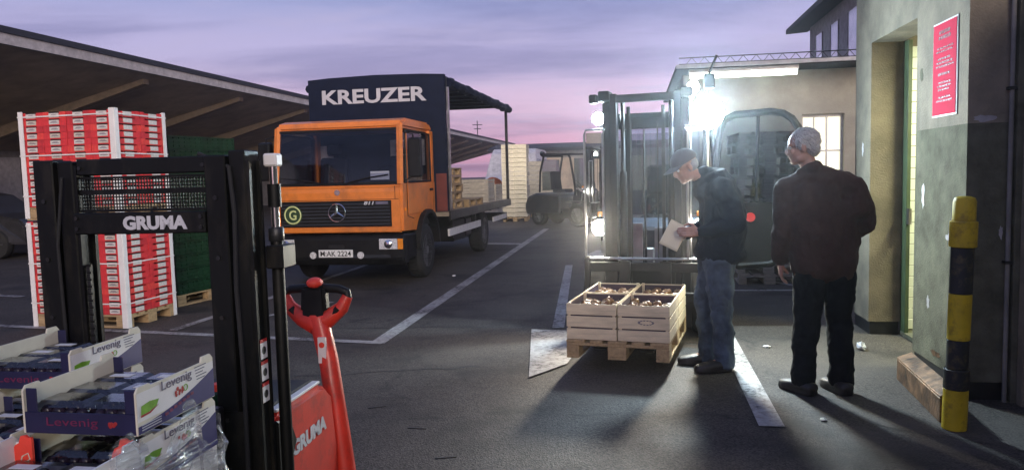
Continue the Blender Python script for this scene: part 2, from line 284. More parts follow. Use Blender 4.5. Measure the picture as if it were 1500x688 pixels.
# ------------------------------------------------------------------ mesh helpers
class MB:
    def __init__(s): s.v = []; s.f = []
    def add(s, vs, fs):
        o = len(s.v); s.v += [tuple(p) for p in vs]; s.f += [tuple(i + o for i in f) for f in fs]; return s
    def box(s, x0, x1, y0, y1, z0, z1):
        return s.add([(x0, y0, z0), (x1, y0, z0), (x1, y1, z0), (x0, y1, z0), (x0, y0, z1), (x1, y0, z1), (x1, y1, z1), (x0, y1, z1)],
                     [(3, 2, 1, 0), (4, 5, 6, 7), (0, 1, 5, 4), (1, 2, 6, 5), (2, 3, 7, 6), (3, 0, 4, 7)])
    def prism(s, poly, axis, d0, d1):            # poly: list of 2D points in the plane perpendicular to axis
        n = len(poly)
        def P(p, d): return {'x': (d, p[0], p[1]), 'y': (p[0], d, p[1]), 'z': (p[0], p[1], d)}[axis]
        vs = [P(p, d0) for p in poly] + [P(p, d1) for p in poly]
        fs = [tuple(range(n)), tuple(range(2 * n - 1, n - 1, -1))] + [(i, i + n, (i + 1) % n + n, (i + 1) % n) for i in range(n)]
        return s.add(vs, fs)
    def cyl(s, p0, p1, r0, r1=None, n=12, caps=True):
        r1 = r0 if r1 is None else r1; p0 = Vector(p0); p1 = Vector(p1); d = (p1 - p0).normalized()
        a = d.orthogonal().normalized(); b = d.cross(a)
        vs = []
        for p, r in ((p0, r0), (p1, r1)):
            for i in range(n):
                t = 2 * math.pi * i / n; vs.append(p + (a * math.cos(t) + b * math.sin(t)) * r)
        fs = [(i, (i + 1) % n, (i + 1) % n + n, i + n) for i in range(n)]
        if caps: fs += [tuple(range(n - 1, -1, -1)), tuple(range(n, 2 * n))]
        return s.add(vs, fs)
    def tube(s, pts, r, n=8, closed=False):
        pts = [Vector(p) for p in pts]; k = len(pts); vs = []; fs = []
        prev = None
        for i, p in enumerate(pts):
            if closed: d = pts[(i + 1) % k] - pts[i - 1]
            else: d = pts[min(i + 1, k - 1)] - pts[max(i - 1, 0)]
            d.normalize()
            a = (prev - d * prev.dot(d)).normalized() if prev and (prev - d * prev.dot(d)).length > 1e-4 else d.orthogonal().normalized()
            prev = a; b = d.cross(a); rr = r[i] if isinstance(r, (list, tuple)) else r
            for j in range(n):
                t = 2 * math.pi * j / n; vs.append(p + (a * math.cos(t) + b * math.sin(t)) * rr)
        for i in range(k if closed else k - 1):
            for j in range(n):
                q = (i + 1) % k; fs.append((i * n + j, i * n + (j + 1) % n, q * n + (j + 1) % n, q * n + j))
        if not closed: fs += [tuple(range(n - 1, -1, -1)), tuple(range((k - 1) * n, k * n))]
        return s.add(vs, fs)
    def lathe(s, prof, c, axis='z', n=20):       # prof: (radius, height) list
        vs = []; fs = []; k = len(prof); c = Vector(c)
        for r, h in prof:
            for j in range(n):
                t = 2 * math.pi * j / n; a, b = r * math.cos(t), r * math.sin(t)
                vs.append(c + Vector({'z': (a, b, h), 'x': (h, a, b), 'y': (b, h, a)}[axis]))
        for i in range(k - 1):
            for j in range(n): fs.append((i * n + j, i * n + (j + 1) % n, (i + 1) * n + (j + 1) % n, (i + 1) * n + j))
        fs += [tuple(range(n - 1, -1, -1)), tuple(range((k - 1) * n, k * n))]
        return s.add(vs, fs)
    def ball(s, c, r, sc=(1, 1, 1), rot=None, u=14, w=9):
        c = Vector(c); vs = []; fs = []
        for i in range(w + 1):
            ph = math.pi * i / w
            for j in range(u):
                th = 2 * math.pi * j / u
                p = Vector((math.sin(ph) * math.cos(th) * sc[0], math.sin(ph) * math.sin(th) * sc[1], math.cos(ph) * sc[2])) * r
                if rot: p = rot @ p
                vs.append(c + p)
        for i in range(w):
            for j in range(u): fs.append((i * u + j, (i + 1) * u + j, (i + 1) * u + (j + 1) % u, i * u + (j + 1) % u))
        return s.add(vs, fs)
    def mesh(s, name, bevel=0.0, smooth=False, seg=1):
        me = bpy.data.meshes.new(name); bm = bmesh.new()
        vs = [bm.verts.new(p) for p in s.v]
        for f in s.f:
            try: bm.faces.new([vs[i] for i in f])
            except ValueError: pass
        bmesh.ops.remove_doubles(bm, verts=bm.verts, dist=1e-6)
        bmesh.ops.recalc_face_normals(bm, faces=bm.faces)
        if bevel: bmesh.ops.bevel(bm, geom=[e for e in bm.edges if len(e.link_faces) == 2 and e.calc_face_angle(0) > 0.5], offset=bevel, segments=seg, affect='EDGES', clamp_overlap=True)
        bm.to_mesh(me); bm.free()
        if smooth:
            for p in me.polygons: p.use_smooth = True
            me.set_sharp_from_angle(angle=R(40))
        return me
    def build(s, name, m, parent=None, bevel=0.0, smooth=False, seg=1):
        return link(name, s.mesh(name, bevel, smooth, seg), m, parent)
def link(name, me, m=None, parent=None):
    o = bpy.data.objects.new(name, me); COL.objects.link(o)
    if m is not None and me is not None and not len(me.materials): me.materials.append(M[m] if isinstance(m, str) else m)
    if parent: o.parent = parent
    return o
def tag(o, label=None, cat=None, group=None, kind=None):
    if label: o['label'] = label
    if cat: o['category'] = cat
    if group: o['group'] = group
    if kind: o['kind'] = kind
    return o
def thing(name, label, cat, loc=(0, 0, 0), rz=0.0, group=None):
    o = bpy.data.objects.new(name, None); COL.objects.link(o); o.location = loc; o.rotation_euler = (0, 0, rz); o.empty_display_size = 0.2
    return tag(o, label, cat, group)
def copy_tree(o, parent=None):
    c = o.copy(); COL.objects.link(c); c.parent = parent
    for ch in o.children: copy_tree(ch, c)
    return c
def B(name, m, parent, *b, bevel=0.0):
    mb = MB()
    for q in b: mb.box(*q)
    return mb.build(name, m, parent, bevel)
def text(s, w, h, m, parent, mtx, bold=0.0, depth=0.003, name='lettering', shear=0.0):
    cu = bpy.data.curves.new('t', 'FONT'); cu.body = s; cu.offset = bold; cu.extrude = 0.01; cu.shear = shear; cu.resolution_u = 3
    o = bpy.data.objects.new('t', cu); COL.objects.link(o)
    dg = bpy.context.evaluated_depsgraph_get(); me = bpy.data.meshes.new_from_object(o.evaluated_get(dg))
    bpy.data.objects.remove(o); bpy.data.curves.remove(cu)
    xs = [v.co.x for v in me.vertices]; ys = [v.co.y for v in me.vertices]
    x0, x1, y0, y1 = min(xs), max(xs), min(ys), max(ys)
    for v in me.vertices:
        v.co = Vector(((v.co.x - (x0 + x1) / 2) / (x1 - x0) * w, (v.co.y - (y0 + y1) / 2) / (y1 - y0) * h, v.co.z / 0.01 * depth))
    me.materials.clear(); me.transform(mtx)
    return link(name, me, m, parent)
def fr(o, x, z):                                  # matrix from origin, local x axis and up axis
    o, x, z = Vector(o), Vector(x).normalized(), Vector(z).normalized(); n = x.cross(z)
    return Matrix(((x.x, z.x, n.x, o.x), (x.y, z.y, n.y, o.y), (x.z, z.z, n.z, o.z), (0, 0, 0, 1)))

ORD = ['first', 'second', 'third', 'fourth', 'fifth', 'sixth', 'seventh', 'eighth', 'ninth', 'tenth', 'eleventh', 'twelfth', 'thirteenth', 'fourteenth', 'fifteenth', 'sixteenth']

# ================================================================== SETTING
g = MB(); g.add([(-400, -60, 0), (400, -60, 0), (400, 700, 0), (-400, 700, 0)], [(0, 1, 2, 3)])
ground = tag(g.build('ground', 'asphalt'), 'dark worn asphalt of the market yard', kind='structure')
LZ = [0.004]
def line(pts, w, name='parking_line'):            # a painted strip along world points, 4 mm above the asphalt
    mb = MB()
    for a, b in zip(pts, pts[1:]):
        LZ[0] += 0.0006; a, b = Vector((*a, LZ[0])), Vector((*b, LZ[0])); d = (b - a).normalized(); nrm = Vector((-d.y, d.x, 0)) * w / 2
        mb.add([a - nrm, b - nrm, b + nrm, a + nrm], [(0, 1, 2, 3)])
    return mb.build(name, 'paint', ground)
line([(-1.30, 6.98), (0.98, 21.2)], 0.15)
line([(-1.24, 6.99), (-3.6, 7.72), (-8.5, 9.2)], 0.11)
line([(-3.62, 7.86), (-3.25, 9.8), (-2.6, 13.6)], 0.11)
line([(-7.0, 10.6), (-9.5, 11.6)], 0.13)
line([(1.53, 4.40), (1.95, 6.80), (2.15, 7.9)], 0.15)
line([(0.44, 7.45), (0.72, 10.3), (0.95, 12.6)], 0.12)
line([(2.6, 9.52), (4.4, 9.25)], 0.10)
line([(3.0, 11.4), (4.0, 9.0)], 0.10)
line([(-2.3, 9.4), (-2.9, 8.4)], 0.10)
pm = MB(); pm.add([(0.17, 7.40, 0.0125), (0.10, 5.62, 0.0125), (0.42, 6.0, 0.0125), (0.75, 7.22, 0.0125)], [(0, 1, 2, 3)]); pm.build('painted_patch', 'paint', ground)
line([(-0.6, 17.0), (0.3, 16.6)], 0.35)
def seam(p0, p1, w, amp, seed):                    # jagged tar seam or crack
    rg = random.Random(seed); mb = MB(); p0, p1 = Vector((*p0, 0.002)), Vector((*p1, 0.002)); d = (p1 - p0); nrm = Vector((-d.y, d.x, 0)).normalized(); N = 40; L = []; off = 0
    for i in range(N + 1):
        off = off * 0.8 + rg.uniform(-amp, amp); ww = w * rg.uniform(0.25, 1.0); q = p0 + d * i / N + nrm * off; L.append((q - nrm * ww / 2, q + nrm * ww / 2))
    for a, b in zip(L, L[1:]): mb.add([a[0], b[0], b[1], a[1]], [(0, 1, 2, 3)])
    mb.build('tar_seam', 'seam', ground)
def patch(pts, z):
    mb = MB(); mb.add([(x, y, z) for x, y in pts], [tuple(range(len(pts)))]); mb.build('asphalt_patch', 'patch', ground)
patch([(-2.2, 3.6), (-0.2, 3.3), (-0.15, 3.75), (-1.2, 3.95), (-2.2, 4.0)], 0.0014); patch([(2.2, 7.9), (3.2, 7.8), (3.4, 9.0), (2.6, 9.1)], 0.0016)
seam((-2.6, 7.85), (0.25, 7.55), 0.035, 0.02, 1); seam((1.2, 5.2), (3.0, 3.6), 0.012, 0.03, 3)
seam((-3.2, 5.6), (-0.3, 6.05), 0.03, 0.03, 4); seam((2.1, 7.6), (2.9, 10.6), 0.015, 0.03, 5); seam((-1.6, 9.0), (1.0, 12.5), 0.014, 0.03, 6)

# ---- left market canopy: cantilever roof falling towards the hall behind
cano = thing('market_canopy', 'long cantilever canopy with pale fascia and brown underside along the left of yard', 'canopy', Yd(-15, 0), -YA)
S0, S1, T1, ZF, ZB = 2, 93, -8.5, 5.05, 2.95
mb = MB(); mb.prism([(0, ZF), (0, ZF + 0.16), (T1, ZB + 0.16), (T1, ZB)], 'y', S0, S1); mb.build('roof_slab', 'soffit', cano)
B('fascia', 'fascia', cano, (0.004, 0.10, S0, S1, ZF - 0.06, ZF + 0.20))
B('roof_edging', 'roofdark', cano, (0.0, 0.16, S0, S1, ZF + 0.203, ZF + 0.36))
k = 0
s_ = 4.5
while s_ < 92:
    mb = MB(); mb.prism([(-0.5, ZF - 0.135), (-0.5, ZF - 0.30), (T1, ZB - 0.45), (T1, ZB - 0.005)], 'y', s_ - 0.14, s_ + 0.14); mb.build('beam', 'beam', cano)
    B('column', 'beam', cano, (T1 + 0.3, T1 + 0.6, s_ - 0.15, s_ + 0.15, 0, ZB - 0.2))
    s_ += 5.9
B('back_wall', 'hallwall', cano, (T1 - 0.3, T1, S0, S1, 0, ZB + 0.1))
for i in range(7):
    B('gate', 'fascia', cano, (T1 + 0.003, T1 + 0.06, 10.6 + i * 5.9, 13.8 + i * 5.9, 0, 2.7))

# ---- near building on the right
TW = 2.09
nb = thing('market_building', 'rendered building wall with open lit doorway at the right', 'building', Yd(TW, 0), -YA)
DZ, HT, TH = 1.80, 4.6, 0.27
for nm, m, z0, z1 in (('wall_base', 'dado', 0.12, DZ), ('wall', 'render', DZ, HT)):
    B(nm, m, nb, (0, TH, 5.25, 6.15, z0, z1))
B('wall', 'render', nb, (0, TH, 7.27, 7.75, 0.12, HT))
B('lintel', 'render', nb, (0, TH, 6.15, 7.27, 2.64, HT))
B('plinth', 'darksteel', nb, (0.012, TH - 0.01, 5.262, 6.14, 0, 0.12)); B('plinth', 'darksteel', nb, (0.012, TH - 0.01, 7.28, 7.74, 0, 0.12))
# door leaf standing open inward, inner room with tiles and lamp
dr = B('door', 'dgreen', nb, (TH + 0.003, TH + 0.038, 7.16, 7.268, 0.02, 2.635), bevel=0.004)
B('handle', 'steel', dr, (TH + 0.008, TH + 0.03, 7.10, 7.158, 1.02, 1.16))
rw = B('room_wall', 'render', nb, (TH + 0.04, 3.2, 7.30, 7.4, 0, 2.9), (3.2, 3.3, 5.3, 7.4, 0, 2.9), (TH + 0.02, 3.3, 5.26, 5.36, 0, HT - 0.2))
B('room_ceiling', 'render', nb, (TH + 0.003, 3.3, 5.362, 7.298, 2.7, 2.8))
B('room_floor', 'dado', nb, (TH, 3.2, 5.37, 7.298, 0.006, 0.04))
tw, th = 0.30, 0.098
tm = MB().box(0, tw - 0.006, -0.012, 0, 0, th - 0.006).mesh('tile', 0.002)
for i in range(3):
    for j in range(26):
        o = link('tile', tm, 'tile', rw); o.location = (TH + 0.042 + i * tw + random.uniform(-.001, .001), 7.298, 0.05 + j * th)
lampm = B('ceiling_lamp', 'white', nb, (1.0, 1.25, 5.7, 6.9, 2.64, 2.70)); B('tube', 'room', lampm, (1.03, 1.22, 5.75, 6.85, 2.615, 2.638))
gd = thing('guard_rail', 'rusty low steel guard plate on the ground between bollard and doorway', 'guard rail', (2.55, 4.40, 0), -R(13.5))
B('upright_plate', 'rust', gd, (-0.012, 0.0, 0, 0.97, 0.0, 0.15), bevel=0.003)
MB().prism([(-0.012, 0.151), (0.0, 0.151), (0.085, 0.19), (0.085, 0.205), (-0.012, 0.165)], 'y', 0, 0.97).build('top_flange', 'rust', gd, 0.003)
for s_ in (0.1, 0.48, 0.86): B('rib', 'rust', gd, (0.0005, 0.08, s_, s_ + 0.012, 0, 0.15))
B('wall_return', 'dado', nb, (TH, TH + 0.07, 5.2, 5.255, 0, HT))
B('side_door', 'dgreen', nb, (TH + 0.07, TH + 1.0, 5.19, 5.25, 0.02, 2.5), bevel=0.004)
B('side_door_frame', 'render', nb, (TH + 0.03, TH + 0.12, 5.12, 5.188, 0, 2.6), (TH + 0.12, TH + 1.1, 5.12, 5.188, 2.5, HT))

def chip(nm, m, face, a, z, ra, rz, seed):           # flaked patch standing 2 mm proud of the wall; face 'yard' or 'end'
    rg = random.Random(seed); n = 16; pts = []
    for k in range(n): q = rg.uniform(0.6, 1.15); t_ = 2 * math.pi * k / n; pts.append((a + ra * q * math.cos(t_), z + rz * q * math.sin(t_)))
    mb = MB(); mb.prism(pts, 'x', -0.0022, -0.0006) if face == 'yard' else mb.prism(pts, 'y', 5.2478, 5.2494); mb.build(nm, m, nb)
chip('plaster_chip', 'white', 'yard', 5.98, 1.32, 0.028, 0.10, 1); chip('plaster_chip', 'fascia', 'yard', 5.5, 1.05, 0.05, 0.03, 2); chip('plaster_chip', 'fascia', 'yard', 5.85, 0.55, 0.03, 0.05, 3)
chip('plaster_chip', 'fascia', 'yard', 5.35, 0.62, 0.02, 0.06, 4); chip('plaster_chip', 'dado', 'yard', 6.05, 2.2, 0.03, 0.05, 5); chip('plaster_chip', 'fascia', 'end', 0.10, 1.83, 0.07, 0.025, 6); chip('plaster_chip', 'fascia', 'end', 0.21, 1.1, 0.015, 0.05, 7)
chip('stain_patch', 'rust', 'yard', 5.7, 0.20, 0.10, 0.025, 8); chip('plaster_chip', 'white', 'yard', 7.5, 1.7, 0.03, 0.07, 9)
for zz in (0.9, 2.0, 3.1): B('pipe_clip', 'darksteel', nb, (TH - 0.050, TH - 0.004, 5.205, 5.2493, zz, zz + 0.02))
MB().cyl((TH - 0.027, 5.222, 0.0), (TH - 0.027, 5.222, HT), 0.014, n=10).build('conduit_pipe', 'hallwall', nb, smooth=True)
pw, ph, ps, pz = 0.41, 0.645, 5.61, 2.195
B('unseen_shade_wing', 'render', nb, (0.66, 4.5, -16, 4.6, 0, 2.6))  # unseen wing added behind the camera to shade the right side
B('unseen_shade_wing_roof', 'roofdark', nb, (0.5, 4.7, -16.1, 4.7, 2.602, 2.72))
po = thing('wall_poster', 'pinkish red notice with white border and small dark lines beside doorway', 'poster', Yd(TW, 0), -YA)
B('border', 'stickerw', po, (-0.008, -0.002, ps - pw / 2, ps + pw / 2, pz - ph / 2, pz + ph / 2))
B('sheet', 'poster', po, (-0.012, -0.0081, ps - pw / 2 + 0.012, ps + pw / 2 - 0.012, pz - ph / 2 + 0.012, pz + ph / 2 - 0.012))
mb = MB(); z = pz + ph / 2 - 0.085
for grp in ((2, 0.024), (2, 0.011), (3, 0.014), (1, 0.016), (3, 0.012), (2, 0.012)):
    for q in range(grp[0]):
        u = -random.uniform(0.09, 0.15); end = -u
        while u < end:
            w = random.uniform(0.02, 0.05); mb.box(-0.0135, -0.0122, ps - u - w, ps - u, z, z + grp[1]); u += w + 0.009
        z -= grp[1] + 0.012
    z -= 0.028
tag(mb.build('printed_lines', 'ink', po), kind='stuff')

# bollard
bo = thing('bollard', 'yellow and black banded steel bollard in front of wall', 'bollard', (2.565, 4.30, 0))
bo.rotation_euler = (R(0.5), R(1.2), 0)
for nm, m, z0, z1, r_ in (('foot_sleeve', 'yellow', 0.0, 0.24, 0.066), ('black_band', 'bblack', 0.24, 0.36, 0.068), ('black_band', 'bblack', 0.36, 0.53, 0.058), ('yellow_band', 'yellow', 0.53, 0.80, 0.060), ('black_band', 'bblack', 0.80, 1.07, 0.060), ('collar', 'yellow', 1.07, 1.22, 0.072)):
    MB().lathe([(r_ - 0.004, z0), (r_, z0 + 0.004), (r_, z1 - 0.005), (r_ - 0.004, z1 - 0.001)], (0, 0, 0), n=24).build(nm, m, bo, smooth=True)
MB().lathe([(0.060, 1.219), (0.060, 1.33), (0.052, 1.352), (0.03, 1.36), (0.002, 1.362)], (0, 0, 0), n=24).build('cap', 'yellow', bo, smooth=True)

# ---- building across the yard on the right: flat-roofed front with tube light and lit windows
SF = 13.2
fb = thing('flat_roofed_building', 'pale rendered building with flat canopy, tube light and lit windows', 'building', Yd(0, SF), -YA)
TL, TR = 0.80, 7.5
B('wall', 'render2', fb, (TL, 2.72, 0, 0.3, 0.02, 3.15), (2.72, 3.39, 0, 0.3, 2.42, 3.15), (3.39, 3.62, 0, 0.3, 0.02, 3.15), (3.62, 3.74, 0, 0.3, 2.42, 3.15), (3.74, TR, 0, 0.3, 0.02, 3.15), (2.72, 3.39, 0, 0.3, 0.02, 1.0), (3.62, 3.74, 0, 0.3, 0.02, 1.0), (TL, TL + 0.3, 0.3, 5, 0.02, 3.15))
B('roof_slab', 'roofdark', fb, (TL - 0.15, TR, -0.7, 5.2, 3.16, 3.23))
B('roof_fascia', 'fascia', fb, (TL - 0.152, TR, -0.76, -0.703, 3.17, 3.225))
for (x0, x1, nb_) in ((2.72, 3.39, 2), (3.62, 3.74, 0)):
    w = B('window', 'white', fb, (x0, x0 + 0.04, 0.10, 0.16, 1.0, 2.42), (x1 - 0.04, x1, 0.10, 0.16, 1.0, 2.42), (x0 + 0.04, x1 - 0.04, 0.10, 0.16, 2.37, 2.42), (x0 + 0.04, x1 - 0.04, 0.10, 0.16, 1.0, 1.05))
    B('pane', 'lit', w, (x0 + 0.04, x1 - 0.04, 0.125, 0.135, 1.05, 2.37))
    if nb_: B('glazing_bar', 'white', w, (x0 + 0.20, x0 + 0.225, 0.105, 0.124, 1.05, 2.37), (x0 + 0.40, x0 + 0.43, 0.105, 0.124, 1.05, 2.37), (x0 + 0.04, x1 - 0.04, 0.100, 0.1045, 1.80, 1.83))
    B('sill', 'fascia', w, (x0 - 0.04, x1 + 0.04, -0.06, 0.098, 0.95, 0.998))
mb = MB()                                            # lattice rail of thin rods on the roof edge
for zz in (3.25, 3.35): mb.tube([(TL - 0.1, -0.6, zz), (TR, -0.6, zz)], 0.009, 5)
x = TL
while x < TR - 0.2:
    mb.tube([(x, -0.6, 3.23), (x + 0.10, -0.6, 3.35)], 0.006, 4); mb.tube([(x + 0.10, -0.6, 3.35), (x + 0.2, -0.6, 3.23)], 0.006, 4); x += 0.2
mb.build('roof_lattice', 'darksteel', fb)
tl = thing('tube_light', 'long lit fluorescent tube fitting under the flat roof edge', 'light', Yd(0, SF), -YA)
B('housing', 'white', tl, (0.86, 2.54, -0.64, -0.52, 3.10, 3.158)); MB().cyl((0.88, -0.58, 3.055), (2.52, -0.58, 3.055), 0.042, n=14).build('tube', 'tube', tl, smooth=True)
# handrail bracket by the window
hr = thing('hand_rail', 'dark metal rail beside the narrow lit window', 'rail', Yd(0, SF - 2.3), -YA)
MB().tube([(2.98, 0, 1.0), (2.98, 0, 1.95), (3.0, 0, 1.99), (3.36, 0, 1.99), (3.40, 0, 1.94), (3.40, 0, 0.0)], 0.02, 8).build('tube_frame', 'darksteel', hr, smooth=True)
MB().tube([(2.98, 0, 1.0), (3.40, 0, 1.0)], 0.018, 8).build('cross_bar', 'darksteel', hr, smooth=True)
B('mesh_panel', 'darksteel', hr, (3.20, 3.38, 0.0, 0.012, 1.55, 1.9))

# ---- upper storey behind
ub = thing('upper_building', 'dark two storey building with row of tall windows and overhanging eave', 'building', Yd(5.25, 0), -YA)
B('wall', 'upper', ub, (0, 6, 12.5, 24.4, 0, 5.75))
mb = MB(); mb.prism([(-0.55, 5.72), (-0.55, 5.86), (3.0, 8.2), (3.0, 7.9), (0.1, 5.76)], 'y', 12.0, 25.2); mb.build('roof', 'roofdark', ub)
for i in range(6):
    s_ = 14.2 + i * 1.72
    w = B('window', 'upper', ub, (-0.03, -0.002, s_ - 0.05, s_ + 0.85, 3.5, 3.6), (-0.03, -0.002, s_ - 0.05, s_, 3.6, 5.35), (-0.03, -0.002, s_ + 0.8, s_ + 0.85, 3.6, 5.35))
    B('pane', 'pane', w, (-0.012, -0.003, s_, s_ + 0.8, 3.6, 5.35))

# ---- low hall at the far end of the yard
fh = thing('far_hall', 'low dark hall with shallow roof and chimney at the end of yard', 'building', Yd(0, 64), -YA)
B('wall', 'hallwall', fh, (-12, 16, 0, 8, 0, 3.5))
mb = MB(); mb.prism([(-0.6, 3.5), (-0.6, 3.75), (4, 4.3), (9, 3.75), (9, 3.5)], 'x', -12.5, 17); mb.build('roof', 'roofdark', fh)
B('chimney', 'beam', fh, (-4.3, -3.0, 2.2, 3.2, 4.0, 5.0))
for i in range(8): B('gate', 'soffit', fh, (-11 + i * 3.4, -8.6 + i * 3.4, -0.06, -0.003, 0, 2.9))
an = thing('roof_antenna', 'thin antenna mast with crossbars above the far canopy', 'antenna', Yd(-15.6, 74), -YA)
MB().tube([(0, 0, 4.8), (0, 0, 7.0)], 0.05, 6).build('pole', 'darksteel', an)
mb = MB(); mb.tube([(-0.5, 0, 6.6), (0.5, 0, 6.6)], 0.04, 5); mb.tube([(-0.35, 0, 6.2), (0.35, 0, 6.2)], 0.04, 5); mb.build('cross_arm', 'darksteel', an)

# ================================================================== PALLETS, CRATES, CARTONS
def pallet(label, loc, rz, group=None, L=1.2, Wd=0.8, m='wood', mats=None):   # x across (Wd), y along (L), origin at centre of the near short side
    p = thing('pallet', label, 'pallet', loc, rz, group)
    for i in range(3):
        for j in range(3):
            x0 = (-Wd / 2, -0.0725, Wd / 2 - 0.1)[i]; w = (0.1, 0.145, 0.1)[i]; y0 = (0, L / 2 - 0.0725, L - 0.145)[j]
            B('block', m, p, (x0, x0 + w, y0, y0 + 0.145, 0.022, 0.10), bevel=0.004)
    for i in range(3):
        x0 = (-Wd / 2, -0.0725, Wd / 2 - 0.1)[i]; w = (0.1, 0.145, 0.1)[i]
        B('bottom_board', m, p, (x0, x0 + w, 0, L, 0, 0.0215), bevel=0.003)
    for j in range(3):
        y0 = (0, L / 2 - 0.0725, L - 0.145)[j]; B('stringer_board', m, p, (-Wd / 2, Wd / 2, y0, y0 + 0.145, 0.1005, 0.122), bevel=0.003)
    ws = (0.145, 0.10, 0.145, 0.10, 0.145); x = -Wd / 2; gap = (Wd - sum(ws)) / 4
    for w in ws:
        B('deck_board', m, p, (x, x + w, random.uniform(-.004, .0), L + random.uniform(0, .004), 0.1225, 0.144), bevel=0.003); x += w + gap
    return p

# ---- tall stack of red fruit cartons on two pallets
def carton_meshes():
    w, d, h = 0.296, 0.396, 0.072
    tray = MB().box(-w / 2, w / 2, 0, 0.006, 0, h - 0.014).box(-w / 2, w / 2, d - 0.006, d, 0, h - 0.014).box(-w / 2, -w / 2 + 0.006, 0.006, d - 0.006, 0, h - 0.014).box(w / 2 - 0.006, w / 2, 0.006, d - 0.006, 0, h - 0.014).box(-w / 2 + 0.006, w / 2 - 0.006, 0.006, d - 0.006, 0.0, 0.004)
    for sx in (-1, 1):                                # raised corner ears that carry the layer above
        for y0 in (0.0, d - 0.07):
            x0 = -w / 2 if sx < 0 else w / 2 - 0.085
            tray.box(x0, x0 + 0.085, y0 + 0.001, y0 + 0.069, h - 0.0139, h)
    fill = MB().box(-w / 2 + 0.012, w / 2 - 0.012, 0.012, d - 0.012, 0.006, h - 0.022)
    lf = MB().box(-0.062, 0.062, -0.007, -0.0005, 0.012, 0.058)
    lft = MB().box(-0.045, 0.045, -0.0085, -0.0071, 0.030, 0.036).box(-0.03, 0.03, -0.0085, -0.0071, 0.040, 0.045)
    ls = MB().box(w / 2 + 0.0005, w / 2 + 0.007, d / 2 - 0.065, d / 2 + 0.065, 0.012, 0.058)
    sf = MB().box(-0.066, 0.066, -0.003, 0.0065, 0.0555, 0.0715); ss = MB().box(w / 2 - 0.0065, w / 2 + 0.003, d / 2 - 0.07, d / 2 + 0.07, 0.0585, 0.0705)
    return [q.mesh(nm) for q, nm in ((tray, 'tray'), (fill, 'fruit_fill'), (lf, 'label_panel'), (lft, 'label_print'), (ls, 'label_panel'), (sf, 'hand_slot'), (ss, 'hand_slot'))]
CT, CF, CLF, CLP, CLS, CSF, CSS = carton_meshes()
rs_rot = -R(12.5); rs_c = Vector((-4.19, 8.05, 0))         # near right corner of the stack
ca, sa = math.cos(rs_rot), math.sin(rs_rot)
def RS(x, y, z): return rs_c + Vector((x * ca - y * sa, x * sa + y * ca, z))   # x negative to the left along the front
colname = ['leftmost column of the front', 'second column of the front', 'third column of the front', 'corner column of the front']
red_alt = M['cpink']
for tier, zb in ((0, 0.0), (1, 1.185)):
    tn = ('lower', 'upper')[tier]
    pallet('wooden pallet under the %s tier of red fruit cartons' % tn, RS(0, 0.4, zb), rs_rot + R(90), 'pallets of the red carton stack')
    for lay in range(14):
        z = zb + 0.147 + lay * 0.0732
        for cxi in range(4):
            for row in range(2):
                if row == 1 and cxi < 3 and not (tier == 1 and lay == 13): continue
                x = -1.2 + 0.15 + cxi * 0.30; y = row * 0.40 + 0.002
                where = (colname[cxi] if row == 0 else ('back column of the right side' if cxi == 3 else 'back row, %s from left' % ORD[cxi]))
                c = thing('fruit_carton', 'red fruit carton, %s pallet, %s layer from top, %s' % (tn, ORD[13 - lay], where), 'carton', RS(x + random.gauss(0, .002), y + random.uniform(-.004, .003), z), rs_rot + random.gauss(0, .009), 'red fruit cartons stacked on the pallets')
                tr_ = link('tray', CT, 'cred', c); tr_.material_slots[0].link = 'OBJECT'; tr_.material_slots[0].material = M[random.choice(('cred', 'cred', 'cred2', 'cred3'))]; link('fruit_fill', CF, 'cpink', c)
                if row == 0: lb_ = link('label_panel', CLF, 'labelgrey', c); lb_.material_slots[0].link = 'OBJECT'; lb_.material_slots[0].material = M[random.choice(('labelgrey', 'labelgrey', 'label2'))]; link('label_print', CLP, 'printgrey', c); link('hand_slot', CSF, 'darkslot', c)
                if cxi == 3: link('label_panel', CLS, 'labelgrey', c); link('hand_slot', CSS, 'darkslot', c)
    # red ribs printed between the label columns are the cartons' own bulging corner posts; cardboard edge protectors at the corners
    for nm, (x, y, sx, sy) in (('front left', (-1.2, 0, -1, -1)), ('front right', (0, 0, 1, -1)), ('rear right', (0, 0.8, 1, 1))):
        mb = MB(); z0, z1 = zb + (0.10 if tier == 0 else 0.02), zb + 1.185
        if tier == 0: z0 = 0.002; z1 = zb + 1.16
        o = 0.006
        mb.box(*(sorted((x + sx * o, x + sx * (o - 0.060)))), *sorted((y + sy * o, y + sy * (o + 0.007))), z0, z1)
        mb.box(*(sorted((x + sx * (o + 0.0), x + sx * (o + 0.007)))), *sorted((y + sy * (o), y + sy * (o - 0.055))), z0, z1)
        e = mb.build('edge_protector', 'card'); e.location = rs_c; e.rotation_euler = (0, 0, rs_rot)
        tag(e, 'white cardboard edge protector on the %s corner of the %s carton tier' % (nm, tn), 'edge protector', 'edge protectors of the red carton stack')
    for zi, zz in enumerate((0.26, 0.70, 1.12)):
        mb = MB(); z = zb + zz; o = 0.0145
        mb.box(-1.2 - o, 0 + o, -o - 0.002, -o, z, z + 0.013); mb.box(o, o + 0.002, -o, 0.8 + o, z, z + 0.013); mb.box(-1.2 - o, o, 0.8 + o, 0.802 + o, z, z + 0.013); mb.box(-1.202 - o, -1.2 - o, -o, 0.8 + o, z, z + 0.013)
        e = mb.build('packing_strap', 'white'); e.location = rs_c; e.rotation_euler = (0, 0, rs_rot)
        tag(e, 'white packing strap round the %s carton tier, %s from the ground' % (tn, ORD[zi]), 'strap', 'straps of the red carton stack')

